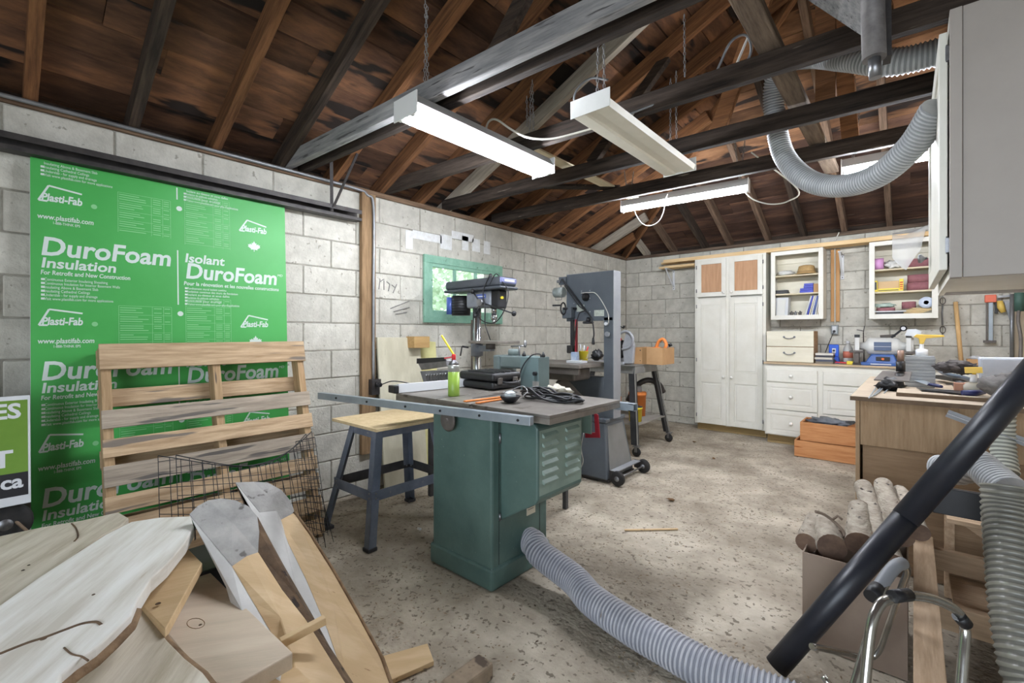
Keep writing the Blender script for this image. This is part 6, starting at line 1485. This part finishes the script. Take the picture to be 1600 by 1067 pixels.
# hoses at the far right
m_hosey = mat('hose_yellow_grey', (140,138,126), (118,115,104), rough=.32, scale=6)
hs = [V((.235,2.24,.535)), V((.24,2.22,.46)), V((.25,2.12,.32)), V((.26,2.02,.20)), V((.28,1.9,.12)), V((.33,1.75,.075)), V((.42,1.5,.07))]
hs = [onY(1572,752,2.25)+V((0,0,-.02)), onY(1575,800,2.22), onY(1582,870,2.12), onY(1590,950,2.02), onY(1602,1020,1.95), onY(1625,1090,1.90), V((.36,1.75,.07)), V((.5,1.5,.07))]
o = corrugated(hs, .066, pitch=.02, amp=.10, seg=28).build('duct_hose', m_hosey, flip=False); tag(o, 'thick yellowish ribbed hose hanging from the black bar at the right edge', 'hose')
hs = [onY(1485,735,2.62), onY(1510,728,2.60), onY(1535,735,2.58), onY(1558,750,2.56)]
hs = [V((.14,2.76,.58)), V((.22,2.70,.60)), V((.32,2.62,.585)), V((.42,2.54,.57)), V((.52,2.46,.55))]
hs = [onY(1500,735,2.85), onY(1522,722,2.80), onY(1548,742,2.72), onY(1580,770,2.6)]
o = corrugated([hs[0]+V((-.06,.08,-.02))]+hs, .062, pitch=.016, amp=.12, seg=26).build('duct_hose', m_hose, flip=False); tag(o, 'pale ribbed hose bending under the bench behind the black pipe', 'hose')
o = corrugated([onY(1566,648,2.98), onY(1566,680,2.98), onY(1568,712,2.95), onY(1572,740,2.9)], .045, pitch=.02, amp=.12, seg=24).build('duct_hose', mat('hose_clear', (206,208,196), (186,188,176), rough=.3), flip=False); tag(o, 'clear ribbed hose hanging straight down under the near shelf', 'hose')
# ============================================================ folding chair frame in the foreground
m_chrome = mat('tube_chrome', (190,188,182), (160,156,148), rough=.22, metal=.9, scale=10)
ch = thing('tube_frame', 'bent chrome tube frame with black tape joints in the right foreground', 'tube frame', gz(1320, 1090, .0))
a1 = [at(1320,1120,1.12), at(1352,1010,1.18), at(1368,955,1.22), at(1378,925,1.24), at(1395,893,1.28), at(1412,882,1.32), at(1418,892,1.36), at(1408,920,1.42), at(1385,985,1.52), at(1372,1018,1.55), at(1355,1028,1.55), at(1320,1020,1.5), at(1268,1010,1.44)]
MB().tube(catmull(a1, 8), .0095, 14).build('rear_tube', m_chrome, ch, world=True)
MB().tube(catmull([at(1366,934,1.2435), at(1376,915,1.255), at(1388,897,1.27), at(1400,884,1.285), at(1410,880,1.31)], 6), .0165, 16).build('grip_sleeve', m_bsl, ch, world=True)
MB().tube([at(1361,932,1.228), at(1371,918,1.252)], .018, 14).build('tape_joint', m_black, ch, world=True)
a2 = [at(1345,1150,1.0), at(1354,1040,1.04), at(1362,975,1.06), at(1375,945,1.075), at(1392,936,1.09), at(1420,931,1.11), at(1450,934,1.12), at(1480,945,1.12), at(1500,960,1.12), at(1508,985,1.12), at(1505,1030,1.10), at(1500,1100,1.07)]
MB().tube(catmull(a2, 8), .011, 14).build('front_tube', m_chrome, ch, world=True)
MB().tube([at(1394,932,1.085), at(1420,929,1.108)], .0145, 14).build('tape_joint', m_black, ch, world=True)
MB().tube([at(1498,962,1.118), at(1509,975,1.12)], .0145, 14).build('tape_joint', m_black, ch, world=True)
MB().tube([at(1408,931,1.10), at(1402,926,1.1), at(1406,920,1.1)], .003, 8).build('tape_tail', m_black, ch, world=True)
MB().tube([at(1286,1056,1.35), at(1300,1075,1.33)], .009, 10).build('foot_tube', m_chrome, ch, world=True)
# ============================================================ slab pile in the left foreground
def slabmat(name, a, b, c3, axis='y', spots=None): return mat(name, a, b, rough=.65, scale=1.6, stretch=(1.2, 11, 5.5) if axis == 'x' else (11, 1.2, 5.5), c3=c3, bump=.12, bscale=14, spots=spots, detail=9, rotz=34)
m_s1 = slabmat('slab_cream', (176,164,142), (220,212,196), (204,194,176), 'x', spots=((150,128,98), 3, .72))
m_s2 = slabmat('slab_white', (206,199,186), (240,238,232), (228,224,215), 'x', spots=((178,158,130), 2.4, .72))
m_s3 = slabmat('board_pink', (196,180,158), (214,198,176), (206,188,166), spots=((140,108,80), 7, .75))
m_sawn = slabmat('sawn_tan', (196,166,124), (212,184,144), (202,172,130), spots=((150,116,80), 6, .72))
m_sgrey = mat('weathered_end', (146,144,140), (178,175,170), rough=.85, scale=7, bump=.5, bscale=30, spots=((104,100,96), 16, .64))
m_bark = mat('dark_bark', (74,58,44), (110,88,66), rough=.95, scale=12, bump=1.0, bscale=30, spots=((44,34,28), 16, .6))
m_edge = mat('wane_edge', (112,88,64), (150,122,92), rough=.9, scale=14, bump=.6)
def slab(name, label, top, th, m, edge=None, cat='wood slab', bev=.004, drop=None):
    t = thing(name, label, cat, V((top[0].x, top[0].y, top[0].z-th)))
    MB().prism([p-V((0,0,th)) for p in top], (0,0,th)).build('slab_face', m, t, world=True, bevel=bev)
    return t
G = lambda px, py, z: gz(px, py, z)
def wavy(a, b, n, amp, seed):
    a = V(a); b = V(b); d = (b-a).normalized(); s = V((-d.y, d.x, 0)); out = []
    for i in range(n): out.append(a.lerp(b, i/n)+s*amp*noise.noise(V((i*.63+seed, seed*2.1, 0)))*(0 if i == 0 else 1))
    return out
# slab A, far left
zA = .50
A = wavy(G(0,832,zA)+V((0,-.55,0)), G(185,800,zA), 8, .03, 1)+[G(185,800,zA), G(201,809,zA), G(190,820,zA), G(160,836,zA), G(128,858,zA)]
far = G(0,960,zA); A += wavy(G(128,858,zA), far, 6, .02, 2)+[far, far+V((.05,-.6,0))]
ta = slab('wood_slab', 'long pale live-edge slab lying at the far left under the white slab', A, .05, m_s1)
# slab B, on top and whiter
zb = .565
Bp = [G(298,806,zb), G(303,822,zb), G(290,846,zb), G(262,880,zb), G(236,903,zb), G(214,938,zb), G(205,960,zb), G(180,985,zb), G(150,1012,zb), G(120,1032,zb), G(96,1052,zb), G(85,1075,zb)]
end = G(60,1120,zb); Bp += [end, end+V((-.1,-.35,0)), G(0,945,zb)+V((.0,-.55,0)), G(0,945,zb), G(60,902,zb), G(118,865,zb), G(165,835,zb), G(205,815,zb), G(250,808,zb)]
tb = slab('wood_slab', 'broad white slab with a knotty crack on top of the pile', Bp, .042, m_s2)
MB().tube(catmull([G(-20,1030,zb+.0), G(40,1006,zb), G(68,997,zb), G(100,985,zb), G(128,975,zb), G(150,972,zb), G(158,976,zb)], 6), .0035, 6).tube(catmull([G(100,1012,zb), G(112,1022,zb), G(128,1026,zb), G(138,1032,zb)], 5), .002, 6).build('bark_crack', m_bark, tb, world=True)
MB().lathe([(.006,.0),(.004,.0015)], G(68,998,zb), 'z', 10).lathe([(.004,.0),(.003,.0012)], G(146,929,zb), 'z', 10).build('knot', m_bark, tb, world=True)
edge = [p for p in Bp[5:14]]
MB().tube([p-V((0,0,.030)) for p in edge], .011, 8).build('bark_edge', m_edge, tb, world=True)
MB().lathe([(.005,.0),(.003,.0015)], G(36,891,zA), 'z', 8).lathe([(.004,.0),(.003,.0015)], G(45,883,zA), 'z', 8).build('knot', m_bark, ta, world=True)
MB().tube(catmull([G(112,818,zA), G(119,826,zA), G(122,838,zA), G(116,846,zA)], 5), .003, 6).build('bark_crack', m_bark, ta, world=True)
# slab C under B, bottom
zc_ = .47
Cp = [G(213,940,zc_), G(236,965,zc_), G(262,1000,zc_), G(290,1028,zc_), G(318,1050,zc_), G(345,1085,zc_), G(360,1130,zc_), G(60,1140,zc_), G(80,1060,zc_), G(150,1000,zc_)]
tcx = slab('wood_slab', 'cream slab under the white slab at the bottom of the picture', Cp, .05, m_s1)
MB().tube([p-V((0,0,.012)) for p in Cp[:7]], .012, 8).build('bark_edge', m_edge, tcx, world=True)
# board D squared
zd = .43
Dp = [G(316,881,zd), G(388,952,zd), G(458,1019,zd), G(360,1075,zd), G(318,1060,zd), G(256,985,zd), G(240,945,zd)]
td = slab('wood_slab', 'square-cut pinkish board sloping down in the middle of the pile', Dp, .042, m_s3)
MB().lathe([(.0045,.0),(.003,.0012)], G(313,976,zd), 'z', 8).build('knot', m_bark, td, world=True)
MB().tube([G(306+14*math.cos(k*PI/8), 974+8*math.sin(k*PI/8), zd) for k in range(16)], .0012, 4, closed=True).build('knot_ring', m_edge, td, world=True)
# board G: tan face on edge between B and D
Gp = [G(294,857,.50), G(316,879,.505), G(258,984,.49), G(217,942,.48)]
tg = thing('wood_slab', 'tan board with a knot wedged beneath the white slab', 'wood slab', V((Gp[3].x, Gp[3].y, .4)))
MB().prism([p-V((0,0,.03)) for p in Gp], (0,0,.03)).build('slab_face', m_sawn, tg, world=True, bevel=.003)
MB().lathe([(.007,0),(.005,.0015)], G(247,943,.4935), 'z', 10).build('knot', m_bark, tg, world=True)
# pale lower board under D
zE = .36
slab('wood_slab', 'yellowish board at the bottom under the square-cut board', [G(452,1030,zE), G(500,1075,zE), G(520,1110,zE), G(330,1130,zE), G(370,1070,zE)], .03, m_sawn)
# half logs E and F: faces meet on shared points, each face a wedge down to one inner point
m_flank = mat('flank_white', (188,186,182), (210,208,204), rough=.6, scale=4, spots=((160,150,132), 6, .7))
def wedge(name, pts, apex, m, parent):
    """solid pyramid over a (possibly bent) face outline"""
    n = len(pts); c = sum(pts, V())/n
    fs = [(i, (i+1) % n, n) for i in range(n)]+[((i+1) % n, i, n+1) for i in range(n)]
    return MB().add(list(pts)+[c, apex], fs).build(name, m, parent, world=True, bevel=.002, seg=1)
a_ = at
te = thing('log_slab', 'thick grey-topped half log leaning on the left of the leaning pair', 'log slab', at(470, 1090, 1.2))
P0 = a_(295,803,1.60); Q = a_(362,884,1.45); R1 = a_(405,830,1.60); R2 = a_(403,862,1.545); T6 = a_(402,806,1.66)
arc = [a_(308,790,1.63), a_(325,781,1.65), a_(345,778,1.67), a_(368,781,1.68), a_(388,790,1.67)]
S1, S1b = a_(432,1003,1.28), a_(505,1190,1.0); S2, S2b = a_(478,968,1.38), a_(610,1180,1.08)
F1, F1b = a_(352,915,1.42), a_(430,1190,1.04)
apE = a_(470,1010,1.62)
wedge('weathered_face', [P0]+arc+[T6, R1, R2, a_(385,868,1.50), Q], apE, m_sgrey, te)
wedge('sawn_face', [Q, a_(385,868,1.50), R2, a_(440,920,1.46), S2, S2b, S1b, S1, a_(395,940,1.37)], apE, m_sawn, te)
wedge('pale_flank', [P0, Q, a_(395,940,1.37), S1, S1b, F1b, F1, a_(322,855,1.52)], apE, m_flank, te)
wedge('bark_side', [T6, a_(420,840,1.66), a_(450,895,1.62), a_(485,955,1.53), a_(540,1055,1.38), a_(625,1180,1.16), S2b, S2, a_(440,920,1.46), R2, R1], apE, m_bark, te)
tf = thing('log_slab', 'long tan half log leaning at the right of the pile with a rounded top', 'log slab', at(580, 1090, 1.3))
A0 = a_(367,753,1.90); A1 = a_(405,800,1.84); A2 = a_(432,797,1.92); A3 = a_(437,812,1.91); A4 = a_(460,800,1.98)
apF = a_(505,960,1.98)
wedge('weathered_face', [A0, a_(395,752,1.96), a_(418,753,1.99), a_(440,765,2.0), a_(455,783,2.0), A4, A3, A2, A1], apF, m_sgrey, tf)
rt = [a_(487,838,1.92), a_(520,890,1.82), a_(560,960,1.70), a_(598,1030,1.58), a_(612,1070,1.52), a_(650,1180,1.36)]
lt = [a_(562,1180,1.27), a_(540,1067,1.42), a_(512,985,1.56), a_(478,905,1.70), a_(450,848,1.82)]
wedge('sawn_face', [A3, A4]+rt+lt, apF, m_sawn, tf)
ll = [a_(530,1180,1.29), a_(515,1067,1.43), a_(482,975,1.57), a_(450,900,1.68), a_(422,850,1.76)]
wedge('pale_flank', [A0, A1, A2, A3]+lt[::-1]+ll, apF, m_flank, tf)
MB().tube([A4]+rt, .007, 8).build('bark_edge', m_edge, tf, world=True)
wedge('bark_back', [A0, a_(385,800,1.80)]+ll[::-1]+[a_(490,1180,1.5), a_(470,1000,1.75), a_(430,880,1.86)], apF, m_bark, tf)
# thin stick between
o = MB().bar(at(438,1005,1.22), at(508,968,1.30), .02, .022).build('wood_stick', m_sawn, bevel=.002); tag(o, 'short square stick wedged between the two half logs', 'stick')
# log end and offcuts on the floor
o = MB().bar(gz(700,1085,.03), gz(760,1040,.03), .075, .06).build('wood_offcut', mat('offcut_dark', (120,104,86), (148,130,108), rough=.8, scale=10, spots=((78,64,52), 14, .6)), bevel=.008); tag(o, 'dark weathered wood offcut on the floor at the bottom edge', 'wood offcut')
o = MB().prism([gz(570,1040,.001), gz(668,1012,.001), gz(678,1040,.001), gz(600,1075,.001)], (0,0,.018)).build('wood_offcut', m_sawn, bevel=.002); tag(o, 'flat pale board offcut on the floor right of the half log', 'wood offcut')
o = MB().bar(gz(976,828,.004), gz(1059,826.5,.004), .012, .007).build('thin_strip', m_sawn); tag(o, 'thin pale wood strip lying on the floor right of the saw', 'strip')
# support under the pile: cross pieces and stacked planks
for i, (x0, x1, y0, y1) in enumerate([(-2.35,-1.30,-.45,.30),(-2.38,-1.34,-.47,.32),(-2.33,-1.36,-.43,.28),(-2.36,-1.35,-.45,.31)]):
    o = box('plank', m_sawn, x0, x1, y0, y1, .085*i+.002, .085*i+.08, bevel=.003); tag(o, ['bottom', 'second', 'third', 'top'][i]+' wide plank of the stack hidden under the slab pile', 'plank', 'planks under the slab pile')
o = box('dark_case', m_black, -2.02, -1.78, .42, .62, .30, .44, bevel=.008); tag(o, 'black case under the slabs behind the tan board', 'case')
o = box('support_block', m_bark, -2.02, -1.78, .40, .64, .002, .298, bevel=.006); tag(o, 'rough bark-covered block under the black case', 'block')
# ============================================================ litter on the floor
rng = random.Random(21); mb = MB()
def chip(x, y, s):
    a = rng.uniform(0, 2*PI); l = s*rng.uniform(.6, 1.6); w_ = s*rng.uniform(.25, .6); z = .0035+.003
    c, d = math.cos(a), math.sin(a); h = rng.uniform(0, s*.3)
    mb.add([(x-c*l, y-d*l, z), (x-d*w_, y+c*w_, z+h), (x+c*l, y+d*l, z+h*.5), (x+d*w_, y-c*w_, z)], [(0,1,2,3)])
for i in range(15000):
    x, y = rng.uniform(-3.1, .9), rng.uniform(.3, 6.0)
    if noise.noise(V((x*1.5, y*1.5, 3))) > -.05: chip(x, y, rng.uniform(.0025, .009))
o = mb.build('sawdust_chips', mat('chips', (104,88,70), (150,130,104), rough=.9, scale=3), flip=False); tag(o, 'scattered sawdust and wood chips over the concrete floor', 'wood chips', kind='stuff')
mb = MB()
for i in range(900):
    x, y = rng.uniform(-2.6, .7), rng.uniform(.6, 5.8)
    if noise.noise(V((x*1.1+5, y*1.1, 1))) > .0: chip(x, y, rng.uniform(.003, .011))
o = mb.build('bark_crumbs', mat('crumbs', (70,56,44), (96,80,64), rough=.9), flip=False); tag(o, 'dark bark crumbs and dead leaves littering the floor', 'debris', kind='stuff')
for (a, b, r, s, lab) in [(1049,780,.03,3,'curled dead leaf on the floor right of the green saw'), (1085,690,.02,5,'small dead leaf on the floor before the tall cabinet'), (655,826,.018,7,'white crumpled paper scrap on the floor left of the saw'), (1115,716,.014,9,'tiny leaf scrap on the open floor near the castors')]:
    p = gz(a, b, .012); o = MB().blob(p, r, r*.5, .007, s, .5, 4, 2).build('floor_scrap', m_swh if s == 7 else mat('dead_leaf', (112,84,56), rough=.9)); tag(o, lab, 'scrap')
